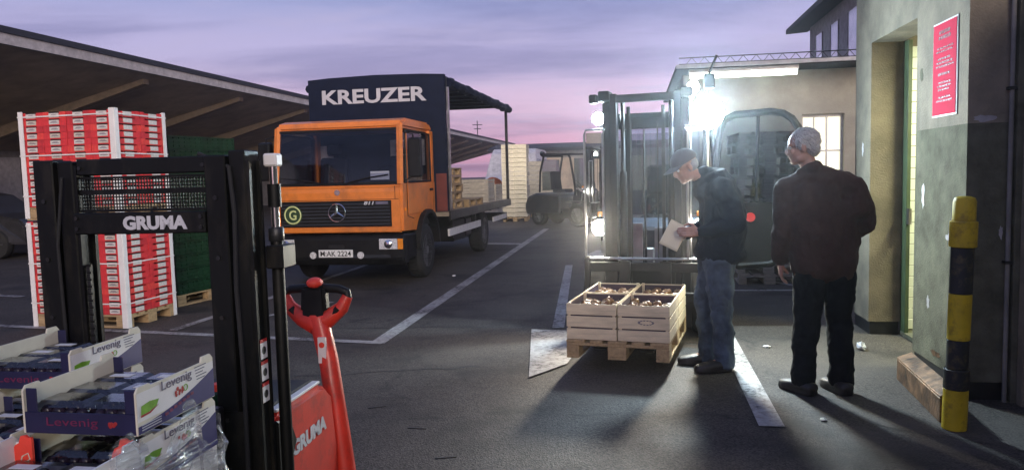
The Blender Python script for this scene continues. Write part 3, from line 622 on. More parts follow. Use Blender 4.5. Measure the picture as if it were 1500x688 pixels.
# ---- stack of green folding crates behind
def green_crate_mesh():
    mb = MB(); w, d, h = 0.396, 0.596, 0.165
    mb.box(-w / 2 + 0.012, w / 2 - 0.012, 0.012, d - 0.012, 0.0, h - 0.03)
    for zz in (0, 0.05, 0.10, 0.142): mb.box(-w / 2, w / 2, 0, d, zz + 0.001, zz + 0.021)
    for i in range(7):
        y = i * (d - 0.03) / 6; mb.box(-w / 2 + 0.003, -w / 2 + 0.02, y, y + 0.03, 0.0, h); mb.box(w / 2 - 0.02, w / 2 - 0.003, y, y + 0.03, 0, h)
    for i in range(5):
        x = -w / 2 + i * (w - 0.03) / 4; mb.box(x, x + 0.03, 0.003, 0.02, 0, h); mb.box(x, x + 0.03, d - 0.02, d - 0.003, 0, h)
    return mb.mesh('crate_shell')
GC = green_crate_mesh(); GF = MB().box(-0.16, 0.16, 0.05, 0.54, 0.135, 0.150).mesh('crate_base')
gc_rot = -R(20); gc_c = Vector((-4.22, 9.36, 0)); ca2, sa2 = math.cos(gc_rot), math.sin(gc_rot)
def GS(x, y, z): return gc_c + Vector((x * ca2 - y * sa2, x * sa2 + y * ca2, z))
pallet('wooden pallet under the dark green crates', GS(-0.4, 0, 0), gc_rot, None)
for lay in range(12):
    for row in range(2):
        for cxi in range(2):
            jit = random.uniform(-.008, .008)
            c = thing('green_crate', 'dark green plastic crate, %s layer from the ground, %s %s' % (ORD[lay], ('near', 'far')[row], ('left', 'right')[cxi]), 'crate', GS(-0.6 + 0.4 * cxi + jit, row * 0.6 + 0.002, 0.147 + lay * 0.167), gc_rot, 'green crates behind the red cartons')
            link('crate_shell', GC, 'green', c); link('crate_base', GF, 'green', c)

# ---- fork pallet with four apple crates
PA = -R(19.0); p_near = Vector((0.785, 5.70, 0)); FZ = 0.105
fa = Vector((-math.sin(PA), math.cos(PA), 0)); fx = Vector((math.cos(PA), math.sin(PA), 0))
pallet('wooden pallet lifted on the forks under the apple crates', p_near + Vector((0, 0, FZ)), PA)
def slat_crate(label, loc, rz, group, w=0.396, d=0.56, h=0.28, m='wood2', inner='liner', nsl=3, name='wooden_crate'):
    c = thing(name, label, 'crate', loc, rz, group)
    sh = (h - 0.012 * (nsl - 1)) / nsl
    for k in range(nsl):
        z = k * (sh + 0.012)
        for nm, b in (('slat', (-w / 2, w / 2, 0, 0.008, z, z + sh)), ('slat', (-w / 2, w / 2, d - 0.008, d, z, z + sh)), ('slat', (-w / 2, -w / 2 + 0.008, 0.0082, d - 0.0082, z, z + sh)), ('slat', (w / 2 - 0.008, w / 2, 0.0082, d - 0.0082, z, z + sh))):
            B(nm, m, c, b, bevel=0.0015)
    for sx in (-1, 1):
        for y0 in (0.0085, d - 0.0085 - 0.022):
            x0 = sx * (w / 2 - 0.020) - 0.011; B('corner_post', m, c, (x0, x0 + 0.022, y0, y0 + 0.022, 0, h + 0.006))
    if inner:
        B('liner', inner, c, (-w / 2 + 0.0085, -w / 2 + 0.0105, 0.009, d - 0.009, 0.004, h - 0.01), (w / 2 - 0.0105, w / 2 - 0.0085, 0.009, d - 0.009, 0.004, h - 0.01), (-w / 2 + 0.0106, w / 2 - 0.0106, 0.009, 0.011, 0.004, h - 0.01), (-w / 2 + 0.0106, w / 2 - 0.0106, d - 0.011, d - 0.009, 0.004, h - 0.01), (-w / 2 + 0.0106, w / 2 - 0.0106, 0.0111, d - 0.0111, h * 0.55, h * 0.57))
    return c
def apple_mesh():
    prof = [(0.003, 0.052), (0.012, 0.060), (0.026, 0.063), (0.036, 0.052), (0.038, 0.036), (0.033, 0.018), (0.020, 0.004), (0.006, 0.006)]
    return MB().lathe(prof[::-1], (0, 0, -0.03), n=12).mesh('apple', smooth=True)
AP = apple_mesh(); AST = MB().tube([(0, 0, 0.02), (0.002, 0, 0.035), (0.006, 0, 0.045)], 0.002, 5).mesh('stem')
for ci, (ix, iy) in enumerate(((0, 0), (1, 0), (0, 1), (1, 1))):
    nmx = ('left', 'right')[ix]; nmy = ('front', 'rear')[iy]
    base = p_near + fx * (-0.203 + 0.406 * ix) + fa * (0.02 + iy * 0.585) + Vector((0, 0, FZ + 0.146))
    c = slat_crate('pale slatted wooden apple crate, %s %s on the lifted pallet' % (nmy, nmx), base, PA + random.uniform(-.008, .008), 'apple crates on the lifted pallet')
    if ci == 1:
        mb = MB()
        for k in range(14): a0 = k / 14 * 2 * math.pi; a1 = (k + 1) / 14 * 2 * math.pi; mb.box(0.02 + 0.055 * math.cos(a0) - 0.008, 0.02 + 0.055 * math.cos(a0) + 0.008, -0.0025, -0.0005, 0.150 + 0.016 * math.sin(a0) - 0.003, 0.150 + 0.016 * math.sin(a0) + 0.003)
        mb.build('stamped_mark', 'printgrey', c)
    for ax in range(4):
        for ay in range(6):
            p = base + fx * (-0.135 + ax * 0.088 + random.uniform(-.012, .012)) + fa * (0.06 + ay * 0.085 + random.uniform(-.012, .012)) + Vector((0, 0, 0.192 + random.uniform(-.006, .03)))
            a = thing('apple', 'yellow red apple lying in the %s %s slatted crate' % (nmy, nmx), 'apple', p, random.uniform(0, 6), 'apples in the %s %s crate' % (nmy, nmx))
            a.rotation_euler = (random.uniform(-.5, .5), random.uniform(-.5, .5), random.uniform(0, 6))
            link('flesh', AP, 'apple', a); link('stem', AST, 'wood3', a)

# ---- lit stack of pale crates far off, and paler ones behind it
def box_stack(loc, rz, cols, lays, w, d, h, lab, grp, m='farcrate', pal=True):
    if pal: pallet('pallet under the ' + lab, loc, rz, 'far pallets')
    body = MB().box(-w / 2, w / 2, 0, d, 0.010, h - 0.014).mesh('crate_body'); rim = MB().box(-w / 2 - 0.006, w / 2 + 0.006, -0.006, d + 0.006, h - 0.030, h - 0.006).box(-w / 2 - .004, -w / 2 + 0.03, -0.004, 0.03, 0.004, h - 0.0301).box(w / 2 - 0.03, w / 2 + .004, -0.004, 0.03, 0.004, h - 0.0301).mesh('rim')
    for k in range(lays):
        for cix in range(cols):
            x = (cix - (cols - 1) / 2) * (w + 0.012)
            q = Matrix.Rotation(rz, 3, 'Z') @ Vector((x, 0.02, 0.15 + k * h))
            c = thing('pale_crate', '%s, %s layer up%s' % (lab, ORD[k], '' if cols == 1 else ', %s column from left' % ORD[cix]), 'crate', Vector(loc) + q, rz + random.uniform(-.02, .02), grp)
            link('crate_body', body, m, c); link('rim', rim, m, c)
box_stack((0.12, 24.9, 0), -R(6), 2, 16, 0.40, 1.1, 0.15, 'pale crate in tall lit stack', 'crates of the tall lit stack')
box_stack((1.10, 27.2, 0), -R(10), 2, 11, 0.55, 0.8, 0.17, 'cream crate in low stack behind tall lit one', 'crates of the low far stack')
box_stack((-0.75, 28.0, 0), -R(10), 1, 6, 0.9, 0.8, 0.17, 'cream crate stacked beyond the truck bed', 'crates beyond the truck bed')
# stack of pallets behind the open forklift door
for k in range(14):
    pallet('grey pallet in pile behind the open forklift door, %s from the ground' % ORD[k], (3.42 + random.uniform(-.02, .02), 9.95, k * 0.145), -YA + random.uniform(-.03, .03), 'pallet pile behind the forklift door', m='wood3')

# ================================================================== VEHICLES
def wheel(parent, c, r, w, side, rim='rim', holes=6, name='wheel'):      # axle along x; side = +1 outer face towards +x
    c = Vector(c); wo = bpy.data.objects.new(name, None)
    prof = [(r * 0.62, -w / 2), (r * 0.90, -w / 2), (r * 0.985, -w * 0.38), (r, -w * 0.25), (r, w * 0.25), (r * 0.985, w * 0.38), (r * 0.90, w / 2), (r * 0.62, w / 2)]
    t = MB().lathe(prof, c, 'x', 28)
    for k in range(28):                                  # tread blocks
        a = 2 * math.pi * k / 28; ca_, sa_ = math.cos(a), math.sin(a)
        t.cyl(c + Vector((-w * 0.2, ca_ * r * 0.985, sa_ * r * 0.985)), c + Vector((w * 0.2, ca_ * r * 0.985, sa_ * r * 0.985)), r * 0.035, n=5)
    ty = t.build(name, 'rubber', parent, smooth=True)
    s = side
    rp = [(r * 0.63, s * w * 0.50), (r * 0.60, s * w * 0.44), (r * 0.54, s * w * 0.22), (r * 0.40, s * w * 0.16), (r * 0.30, s * w * 0.30), (r * 0.18, s * w * 0.34), (r * 0.15, s * w * 0.50), (r * 0.02, s * w * 0.52)]
    MB().lathe(rp, c, 'x', 24).build('rim', rim, ty, smooth=True)
    nb_ = MB()
    for k in range(holes):
        a = 2 * math.pi * k / holes; p = c + Vector((s * w * 0.30, math.cos(a) * r * 0.24, math.sin(a) * r * 0.24)); nb_.cyl(p, p + Vector((s * 0.03, 0, 0)), r * 0.03, n=6)
    nb_.build('wheel_nut', 'steel', ty)
    return ty

# ---------------------------------------------------------------- forklift
def lamp(parent, p, r, m, d=(0, -1, 0), name='work_lamp', hood=True):
    p = Vector(p); d = Vector(d).normalized()
    h = MB().cyl(p - d * 0.07, p - d * 0.05, r * 0.55, r * 0.8, 16).cyl(p - d * 0.05, p, r * 0.8, r * 1.05, 16).build(name, 'black', parent, smooth=True)
    a_ = d.orthogonal().normalized(); b_ = d.cross(a_); dm = MB(); vs = []; fs = []      # domed lens
    for i in range(6):
        th = R(90) * (1 - i / 5.0); rr = r * math.sin(th) if i < 5 else r * 0.02
        for j in range(20): vs.append(p + d * (0.001 + r * 0.62 * math.cos(th)) + (a_ * math.cos(j * math.pi / 10) + b_ * math.sin(j * math.pi / 10)) * rr)
    for i in range(5):
        for j in range(20): fs.append((i * 20 + j, i * 20 + (j + 1) % 20, (i + 1) * 20 + (j + 1) % 20, (i + 1) * 20 + j))
    hd_ = MB(); n_ = 20; rr1, rr2 = r * 1.06, r * 1.16; L_ = r * 0.55                      # hood ring added to keep lens light off the mast
    vv = [p + d * (-0.002) + (a_ * math.cos(j * math.pi / 10) + b_ * math.sin(j * math.pi / 10)) * rr2 for j in range(20)] + [p + d * L_ + (a_ * math.cos(j * math.pi / 10) + b_ * math.sin(j * math.pi / 10)) * rr2 for j in range(20)] + [p + d * L_ + (a_ * math.cos(j * math.pi / 10) + b_ * math.sin(j * math.pi / 10)) * rr1 for j in range(20)] + [p + d * (-0.002) + (a_ * math.cos(j * math.pi / 10) + b_ * math.sin(j * math.pi / 10)) * rr1 for j in range(20)]
    if hood: hd_.add(vv, [(q * 20 + j, q * 20 + (j + 1) % 20, (q + 1) % 4 * 20 + (j + 1) % 20, (q + 1) % 4 * 20 + j) for q in range(4) for j in range(20)]).build('hood', 'black', h, smooth=True)
    fs.append(tuple(range(100, 120))); dm.add(vs, fs).build('lens', m, h, smooth=True)
    MB().cyl(p - d * 0.05 + Vector((0, 0, -r)), p - d * 0.05 + Vector((0, 0, -r * 1.8)), 0.012, n=6).build('bracket', 'black', h)
    return h
def forklift(label, loc, rz, m, lift, door, ltop_l, ltop_r, lhead, rear=None, detail=True):
    f = thing('forklift', label, 'forklift', loc, rz)
    for sx in (-1, 1):
        x = sx * 0.187
        mb = MB().prism([(-1.12, lift + 0.050), (-1.12, lift + 0.058), (-0.5, lift + 0.080), (0.0, lift + 0.092), (0.0, lift + 0.62), (0.042, lift + 0.62), (0.042, lift + 0.040), (-0.5, lift + 0.040)], 'x', x - 0.05, x + 0.05); mb.build('fork', 'fldark', f)
        B('mast_channel', 'fldark', f, (sx * 0.365 - 0.035, sx * 0.365 + 0.035, 0.14, 0.28, 0.10, 2.20), (sx * 0.365 - sx * 0.035 - 0.02, sx * 0.365 - sx * 0.035 + 0.02, 0.142, 0.17, 0.102, 2.198), bevel=0.004)
        B('inner_channel', 'fldark', f, (sx * 0.295 - 0.03, sx * 0.295 + 0.03, 0.10, 0.22, 0.14, 2.27), bevel=0.004)
        mb = MB().cyl((sx * 0.222, 0.20, 0.15), (sx * 0.222, 0.20, 1.55), 0.034, n=14); mb.build('lift_cylinder', 'fldark', f, smooth=True)
        MB().cyl((sx * 0.222, 0.20, 1.55), (sx * 0.222, 0.20, 2.20), 0.020, n=12).build('cylinder_rod', 'fldark', f, smooth=True)
        MB().box(sx * 0.16 - 0.016, sx * 0.16 + 0.016, 0.15, 0.162, 0.45, 2.15).build('lift_chain', 'black', f)
        # load backrest: hoop at each side
        MB().tube([(sx * 0.56, 0.06, lift + 0.64), (sx * 0.56, 0.06, lift + 1.80), (sx * 0.545, 0.06, lift + 1.84), (sx * 0.365, 0.06, lift + 1.84), (sx * 0.385, 0.06, lift + 1.80), (sx * 0.385, 0.06, lift + 0.64)], 0.012, 8).build('backrest_hoop', 'steel', f, smooth=True)
        MB().tube([(sx * 0.12, 0.06, lift + 0.64), (sx * 0.12, 0.06, lift + 1.9)], 0.007, 6).build('hose', 'black', f)
        B('carriage_side', 'fldark', f, (sx * 0.55 - 0.025, sx * 0.55 + 0.025, 0.046, 0.09, lift + 0.16, lift + 0.66), bevel=0.004)
        wheel(f, (sx * 0.50, 0.46, 0.34), 0.34, 0.24, sx)
        wheel(f, (sx * 0.45, 1.95, 0.27), 0.27, 0.18, sx)
        # overhead guard pillars
        MB().tube([(sx * 0.50, 0.58, 0.9), (sx * 0.51, 0.60, 1.2), (sx * 0.49, 0.76, 2.0), (sx * 0.47, 0.84, 2.09)], 0.032, 8).build('guard_pillar', 'black', f, smooth=True)
        MB().tube([(sx * 0.50, 1.90, 1.0), (sx * 0.50, 1.86, 1.6), (sx * 0.47, 1.74, 2.09)], 0.032, 8).build('guard_pillar', 'black', f, smooth=True)
        hl = lamp(f, (sx * 0.47, 0.30, 1.02), 0.075, lhead, name='headlamp')
        MB().tube([(sx * 0.47, 0.36, 0.96), (sx * 0.47, 0.40, 0.75)], 0.018, 6).build('stalk', 'steel', hl)
        B('indicator', 'amber', f, (sx * 0.47 - 0.03, sx * 0.47 + 0.03, 0.30, 0.36, 1.12, 1.17), bevel=0.006)
        B('mudguard', m, f, (sx * 0.52 - 0.13, sx * 0.52 + 0.13, 0.30, 0.86, 0.70, 0.74), bevel=0.015)
    for zz in (lift + 0.25, lift + 0.52): B('carriage_bar', 'fldark', f, (-0.525, 0.525, 0.046, 0.085, zz, zz + 0.085), bevel=0.006)
    MB().tube([(-0.56, 0.06, lift + 0.64), (0.56, 0.06, lift + 0.64)], 0.013, 8).build('backrest_rail', 'steel', f, smooth=True)
    B('mast_crossbar', 'fldark', f, (-0.29, 0.29, 0.11, 0.16, 2.19, 2.26), bevel=0.004)
    B('mast_crossbar', 'fldark', f, (-0.36, 0.36, 0.285, 0.33, 1.95, 2.05), bevel=0.004)
    B('mast_crossbar', 'fldark', f, (-0.36, 0.36, 0.285, 0.33, 0.5, 0.62), bevel=0.004)
    B('mast_head', 'black', f, (-0.43, -0.325, 0.08, 0.26, 2.205, 2.30), (-0.51, -0.435, 0.05, 0.13, 2.19, 2.27), bevel=0.01)
    B('mast_head', 'black', f, (0.325, 0.43, 0.08, 0.26, 2.205, 2.30), bevel=0.01)
    B('mast_plate', 'steel', f, (-0.20, -0.06, 0.29, 0.30, 0.63, 1.06), bevel=0.004); B('mast_plate', 'rim', f, (0.05, 0.21, 0.29, 0.30, 0.63, 1.02), bevel=0.004)
    B('valve_block', 'rim', f, (-0.05, 0.04, 0.29, 0.36, 0.66, 0.82), bevel=0.008)
    for hx_ in (-0.03,): MB().tube([(hx_, 0.27, 0.62), (hx_ + 0.01, 0.24, 0.9), (hx_ - 0.01, 0.25, 1.3), (hx_, 0.24, 1.94)], 0.010, 6).build('hose', 'black', f, smooth=True)
    # chassis, dash, counterweight, seat
    B('chassis', 'black', f, (-0.42, 0.42, 0.34, 2.2, 0.22, 0.52), bevel=0.02)
    mb = MB().prism([(0.42, 0.53), (0.42, 1.0), (0.50, 1.10), (0.66, 1.08), (0.78, 0.60), (0.78, 0.53)], 'x', -0.46, 0.46); mb.build('dashboard', m, f, 0.02)
    B('footplate', 'black', f, (-0.50, 0.50, 0.80, 1.15, 0.45, 0.51))
    mb = MB().prism([(1.12, 0.34), (1.12, 0.86), (1.20, 0.93), (2.02, 0.98), (2.36, 0.86), (2.46, 0.60), (2.42, 0.34)], 'x', -0.56, 0.56); mb.build('counterweight', m, f, 0.05)
    st = MB().box(-0.24, 0.24, 1.18, 1.62, 0.98, 1.08).build('seat', 'cabin', f, 0.03); MB().prism([(1.56, 1.06), (1.64, 1.62), (1.74, 1.62), (1.70, 1.06)], 'x', -0.22, 0.22).build('seat_back', 'cabin', st, 0.03)
    stw = MB().tube([(0.16 * math.cos(a * 0.3927), 0.86 + 0.09 * math.sin(a * 0.3927), 1.20 + 0.13 * math.sin(a * 0.3927)) for a in range(16)], 0.014, 6, True).build('steering_wheel', 'black', f, smooth=True)
    MB().tube([(0, 0.66, 1.02), (0, 0.86, 1.20)], 0.025, 8).build('steering_column', 'black', stw)
    rf = MB().prism([(0.80, 2.08), (0.84, 2.14), (1.70, 2.16), (1.80, 2.10), (1.80, 2.05), (1.70, 2.10), (0.86, 2.09)], 'x', -0.50, 0.50).build('guard_roof', 'black', f, 0.012)
    B('windscreen', 'glass_door', f, (-0.44, 0.44, 0.655, 0.662, 1.12, 1.98)).rotation_euler = (0, 0, 0)
    B('rear_screen', 'glass_door', f, (-0.44, 0.44, 1.835, 1.842, 1.05, 1.98))
    MB().tube([(-0.05, 0.645, 1.14), (0.22, 0.645, 1.42)], 0.008, 5).build('wiper', 'black', f)
    for sx, lm, r_ in ((-1, ltop_l, 0.062), (1, ltop_r, 0.155 if detail else 0.07)):
        if lm:
            lamp(f, (sx * 0.52, 0.55, 2.085), r_, lm, (-0.10 if detail else 0, -1, -0.22), hood=(sx < 0))
            MB().tube([(sx * 0.50, 0.74, 1.96), (sx * 0.52, 0.63, 2.0)], 0.016, 6).build('lamp_arm', 'black', f)
    if detail:
        lamp(f, (0.40, 0.50, 2.33), 0.055, 'lamp_mid', (-0.1, -1, -0.1))
        MB().tube([(0.50, 0.72, 1.98), (0.50, 0.58, 2.14), (0.54, 0.45, 2.42), (0.62, 0.42, 2.60)], 0.012, 6).build('aerial_arm', 'black', f, smooth=True)
        mr = MB().box(0.50, 0.60, 0.42, 0.45, 2.30, 2.44).build('mirror', 'black', f, 0.01)
    if rear:
        lamp(f, (-0.30, 1.92, 2.16), 0.07, rear[0], rear[1], 'rear_work_lamp')
    if door:
        # door swung right out: frame, glass and dark lower panel, hinged at the front right pillar
        D = bpy.data.objects.new('cab_door', None)
        a = door; ux, uy = math.cos(a), math.sin(a); hx, hy = 0.55, 0.72
        def dp(u, z, o=0.0): return (hx + ux * u - uy * o, hy + uy * u + ux * o, z)
        outl = [(0.02, 0.75), (0.0, 1.22), (0.08, 1.92), (0.12, 2.02), (0.22, 2.07), (0.55, 2.09), (0.67, 2.07), (0.75, 2.02), (0.81, 1.93), (0.87, 1.75), (0.91, 1.50), (0.92, 1.22), (0.80, 0.78), (0.55, 0.62), (0.25, 0.60)]
        fo = MB().tube([dp(u, z) for u, z in outl], 0.034, 8, True).build('cab_door', 'black', f, smooth=True)
        pan = [(0.02, 0.75), (0.0, 1.22), (0.92, 1.22), (0.80, 0.78), (0.55, 0.62), (0.25, 0.60)]
        mb = MB(); n = len(pan); mb.add([dp(u, z, -0.012) for u, z in pan] + [dp(u, z, 0.012) for u, z in pan], [tuple(range(n)), tuple(range(2 * n - 1, n - 1, -1))] + [(i, (i + 1) % n, (i + 1) % n + n, i + n) for i in range(n)]); mb.build('door_panel', 'black', fo)
        gp = [(0.0, 1.222), (0.08, 1.92), (0.12, 2.02), (0.22, 2.07), (0.55, 2.09), (0.67, 2.07), (0.75, 2.02), (0.81, 1.93), (0.87, 1.75), (0.91, 1.50), (0.92, 1.222)]
        mb = MB(); n = len(gp); mb.add([dp(u, z, -0.003) for u, z in gp] + [dp(u, z, 0.003) for u, z in gp], [tuple(range(n)), tuple(range(2 * n - 1, n - 1, -1))] + [(i, (i + 1) % n, (i + 1) % n + n, i + n) for i in range(n)]); mb.build('door_glass', 'glass_door', fo)
        MB().tube([dp(0.42, 1.23, 0.01), dp(0.44, 2.07, 0.01)], 0.016, 6).build('divider', 'black', fo)
        MB().cyl(dp(0.36, 1.08, -0.013), dp(0.36, 1.08, -0.03), 0.045, n=14).build('reflector', 'stickerr', fo)
        MB().tube([dp(0.02, 1.4), (0.52, 0.66, 1.4)], 0.02, 6).build('hinge', 'black', fo)
    return f
fk_loc = p_near + fa * 1.215 + fx * 0.03
forklift('dark forklift facing us with blazing work lamps carrying apple crates', fk_loc, PA, 'flblue', FZ, R(12) , 'lamp_mid', 'lamp_big', 'lamp_low')
forklift('grey forklift turned sideways beside the tall lit crate stack', (2.65, 21.9, 0), R(50), 'flgrey', 0.05, None, None, 'lamp_far', 'lamp_far', rear=('lamp_far2', (-0.05, 1.0, -0.2)), detail=False)

# ---------------------------------------------------------------- orange truck
tk = thing('truck', 'orange flatbed truck with dark tarpaulin headboard and open sides', 'truck', (-2.30, 11.82, 0), -R(10.3))
HW = 0.98
def side_panel(x0, x1):
    arch = [(0.50 * math.cos(a), 0.50 + 0.52 * math.sin(a)) for a in [R(150 - i * 15) for i in range(9)]]
    return MB().prism([(-1.06, 0.80), (-1.06, 1.47), (0.55, 1.47), (0.55, 0.74)] + [(y, z) for y, z in arch[::-1]] + [(-0.52, 0.78)], 'x', x0, x1)
mb = MB().prism([(-1.10, 0.78), (-1.10, 1.36), (-1.075, 1.45), (-1.00, 1.47), (-1.00, 0.78)], 'x', -HW, HW); mb.build('front_panel', 'orange', tk, 0.04, seg=3)
for x0, x1 in ((HW - 0.035, HW + 0.004), (-HW - 0.004, -HW + 0.035)): side_panel(x0, x1).build('side_panel', 'orange', tk)
mb = MB().prism([(-0.97, 2.26), (-0.93, 2.36), (-0.70, 2.41), (0.45, 2.41), (0.55, 2.34), (0.55, 2.26)], 'x', -HW + 0.02, HW - 0.02); mb.build('roof', 'orange', tk, 0.035, seg=2)
for sx in (-1, 1):
    mb = MB(); a0, a1 = Vector((sx * (HW - 0.035), -1.045, 1.46)), Vector((sx * (HW - 0.055), -0.93, 2.30)); mb.tube([a0, a1], 0.05, 6); mb.build('front_pillar', 'orange', tk, smooth=False)
    B('rear_pillar', 'orange', tk, (sx * (HW - 0.03) - 0.03, sx * (HW - 0.03) + 0.03, 0.36, 0.55, 1.47, 2.28), bevel=0.01)
    MB().tube([(sx * (HW + 0.004), -0.94, 1.49), (sx * (HW - 0.004), -0.86, 2.22), (sx * (HW - 0.004), 0.34, 2.22), (sx * (HW + 0.004), 0.34, 1.49)], 0.014, 6, True).build('window_seal', 'black', tk)
    MB().tube([(sx * (HW + 0.006), -0.88, 1.46), (sx * (HW + 0.006), -0.88, 1.00), (sx * (HW + 0.006), -0.60, 0.95)], 0.006, 5).build('door_gap', 'black', tk); MB().tube([(sx * (HW + 0.006), 0.44, 2.2), (sx * (HW + 0.006), 0.44, 1.02)], 0.006, 5).build('door_gap', 'black', tk)
    B('side_repeater', 'amber', tk, tuple(sorted((sx * (HW + 0.0045), sx * (HW + 0.02)))) + (-1.0, -0.93, 1.08, 1.12), bevel=0.003)
    d = MB().prism([(-0.98, 1.50), (-0.90, 2.22), (0.36, 2.22), (0.36, 1.50)], 'x', sx * (HW - 0.022) - 0.003, sx * (HW - 0.022) + 0.003).build('side_window', 'glass_dark', tk)
    dd = B('door', 'orange', tk, *[tuple(sorted((sx * (HW + 0.005), sx * (HW + 0.016)))) + b for b in ((-0.86, 0.42, 1.02, 1.46), (-0.86, -0.83, 1.462, 2.2), (0.39, 0.42, 1.462, 2.2))], bevel=0.003)
    B('door_handle', 'black', dd, tuple(sorted((sx * (HW + 0.017), sx * (HW + 0.035)))) + (0.22, 0.38, 1.34, 1.375))
    mr = MB().prism([(-1.00, 1.55), (-1.00, 2.10), (-0.86, 2.12), (-0.86, 1.55)], 'x', sx * (HW + 0.16) - 0.09, sx * (HW + 0.16) + 0.09).build('mirror', 'black', tk, 0.02)
    MB().tube([(sx * (HW - 0.02), -0.92, 2.2), (sx * (HW + 0.14), -0.94, 2.16), (sx * (HW + 0.16), -0.93, 1.6), (sx * (HW - 0.0), -0.95, 1.5)], 0.011, 6).build('mirror_arm', 'black', mr)
    B('sill_step', 'black', tk, tuple(sorted((sx * (HW - 0.12), sx * (HW + 0.02)))) + (-0.98, -0.54, 0.38, 0.74), bevel=0.02)
    mbw = MB().prism([(0.56 * math.cos(R(a)), 0.50 + 0.56 * math.sin(R(a))) for a in range(0, 181, 15)] + [(0.50 * math.cos(R(a)), 0.50 + 0.50 * math.sin(R(a))) for a in range(180, -1, -15)], 'x', sx * 0.86 - 0.17, sx * 0.86 + 0.20); mbw.build('wheel_arch', 'black', tk)
    wheel(tk, (sx * 0.88, 0, 0.42), 0.42, 0.24, sx, holes=8)
    wheel(tk, (sx * 0.94, 3.85, 0.42), 0.42, 0.26, sx, holes=8)
B('cab_back', 'cabin', tk, (-HW + 0.05, HW - 0.05, 0.50, 0.548, 0.9, 2.28))
B('cab_floor', 'cabin', tk, (-HW + 0.05, HW - 0.05, -0.98, 0.49, 0.80, 0.95))
B('reflection_panel', 'cab_reflection', tk, (0.28, 0.86, 0.485, 0.498, 1.74, 2.16), bevel=0.03)  # pale panels added in place of light reflected in the cab
B('reflection_panel', 'cab_reflection', tk, (-0.96, -0.70, 0.485, 0.498, 1.70, 2.10), bevel=0.03)
B('dashboard', 'cabin', tk, (-HW + 0.08, HW - 0.08, -0.96, -0.66, 1.28, 1.50), bevel=0.05)
for sx in (-0.62, 0.55):
    s = B('seat', 'cabin', tk, (sx - 0.24, sx + 0.24, -0.15, 0.30, 1.0, 1.35), bevel=0.04); MB().prism([(0.2, 1.32), (0.30, 1.90), (0.40, 1.90), (0.36, 1.32)], 'x', sx - 0.23, sx + 0.23).build('seat_back', 'cabin', s, 0.03); B('headrest', 'cabin', s, (sx - 0.12, sx + 0.12, 0.30, 0.38, 1.93, 2.12), bevel=0.03)
MB().tube([(0.55 + 0.21 * math.cos(a * 0.3927), -0.45 + 0.12 * math.sin(a * 0.3927), 1.58 + 0.16 * math.sin(a * 0.3927)) for a in range(16)], 0.016, 6, True).build('steering_wheel', 'black', tk, smooth=True)
mb = MB().prism([(-1.050, 1.475), (-0.955, 2.27), (-0.949, 2.27), (-1.044, 1.475)], 'x', -HW + 0.085, HW - 0.085); mb.build('windscreen', 'glass_dark', tk)
mb = MB(); mb.box(-HW + 0.06, HW - 0.06, -1.062, -1.045, 1.462, 1.50); mb.box(-HW + 0.09, HW - 0.09, -0.965, -0.945, 2.23, 2.262); mb.build('windscreen_seal', 'black', tk)
for x0 in (-0.55, 0.15): MB().tube([(x0, -1.075, 1.49), (x0 + 0.30, -1.062, 1.56), (x0 + 0.62, -1.050, 1.60)] if x0 > 0 else [(x0 - 0.3, -1.058, 1.58), (x0, -1.062, 1.55), (x0 + 0.35, -1.07, 1.49)], 0.010, 5).build('wiper', 'black', tk)
B('paper_note', 'plate', tk, (0.50, 0.78, -1.026, -1.020, 1.53, 1.65)).rotation_euler = (0, 0, 0)
# grille with slats
gr = B('grille', 'black', tk, (-0.86, 0.82, -1.112, -1.098, 0.87, 1.24))
for k in range(7): B('slat', 'cabin', gr, (-0.84, 0.80, -1.128, -1.1125, 0.892 + k * 0.048, 0.917 + k * 0.048), bevel=0.004)
B('panel_gap', 'black', tk, (-HW + 0.05, HW - 0.05, -1.1025, -1.0985, 1.252, 1.258))
for sx in (-1, 1): MB().tube([(sx * 0.88, -1.101, 1.25), (sx * 0.88, -1.101, 1.44)], 0.004, 4).build('panel_gap', 'black', tk)
B('trim_strip', 'orange', tk, (-0.95, 0.95, -1.135, -1.101, 0.79, 0.858), bevel=0.01)
B('corner_panel', 'orange', tk, (-HW - 0.01, -0.875, -1.14, -1.101, 0.80, 1.22), bevel=0.012)
st = MB().tube([(0.02 + 0.125 * math.cos(R(a)), -1.140, 1.075 + 0.125 * math.sin(R(a))) for a in range(0, 360, 15)], 0.011, 6, True)
for a in (90, 210, 330): st.cyl((0.02, -1.142, 1.075), (0.02 + 0.12 * math.cos(R(a)), -1.142, 1.075 + 0.12 * math.sin(R(a))), 0.026, 0.006, 6)
st.build('star_emblem', 'chrome', tk)
MB().cyl((0.02, -1.103, 1.36), (0.02, -1.110, 1.36), 0.042, n=18).build('round_badge', 'chrome', tk)
MB().cyl((-0.66, -1.129, 1.05), (-0.66, -1.133, 1.05), 0.145, n=28).build('green_disc', 'badge', tk)
MB().tube([(-0.66 + 0.122 * math.cos(R(a)), -1.134, 1.05 + 0.122 * math.sin(R(a))) for a in range(0, 360, 12)], 0.011, 5, True).build('disc_ring', 'badgey', tk)
text('G', 0.11, 0.14, 'badgey', tk, fr((-0.66, -1.136, 1.05), (1, 0, 0), (0, 0, 1)), 0.015)
text('811', 0.15, 0.05, 'letter', tk, fr((0.50, -1.131, 1.205), (1, 0, 0), (0, 0, 1)), 0.03, shear=0.2)
B('model_badge', 'printgrey', tk, (0.60, 0.78, -1.131, -1.129, 1.185, 1.225))
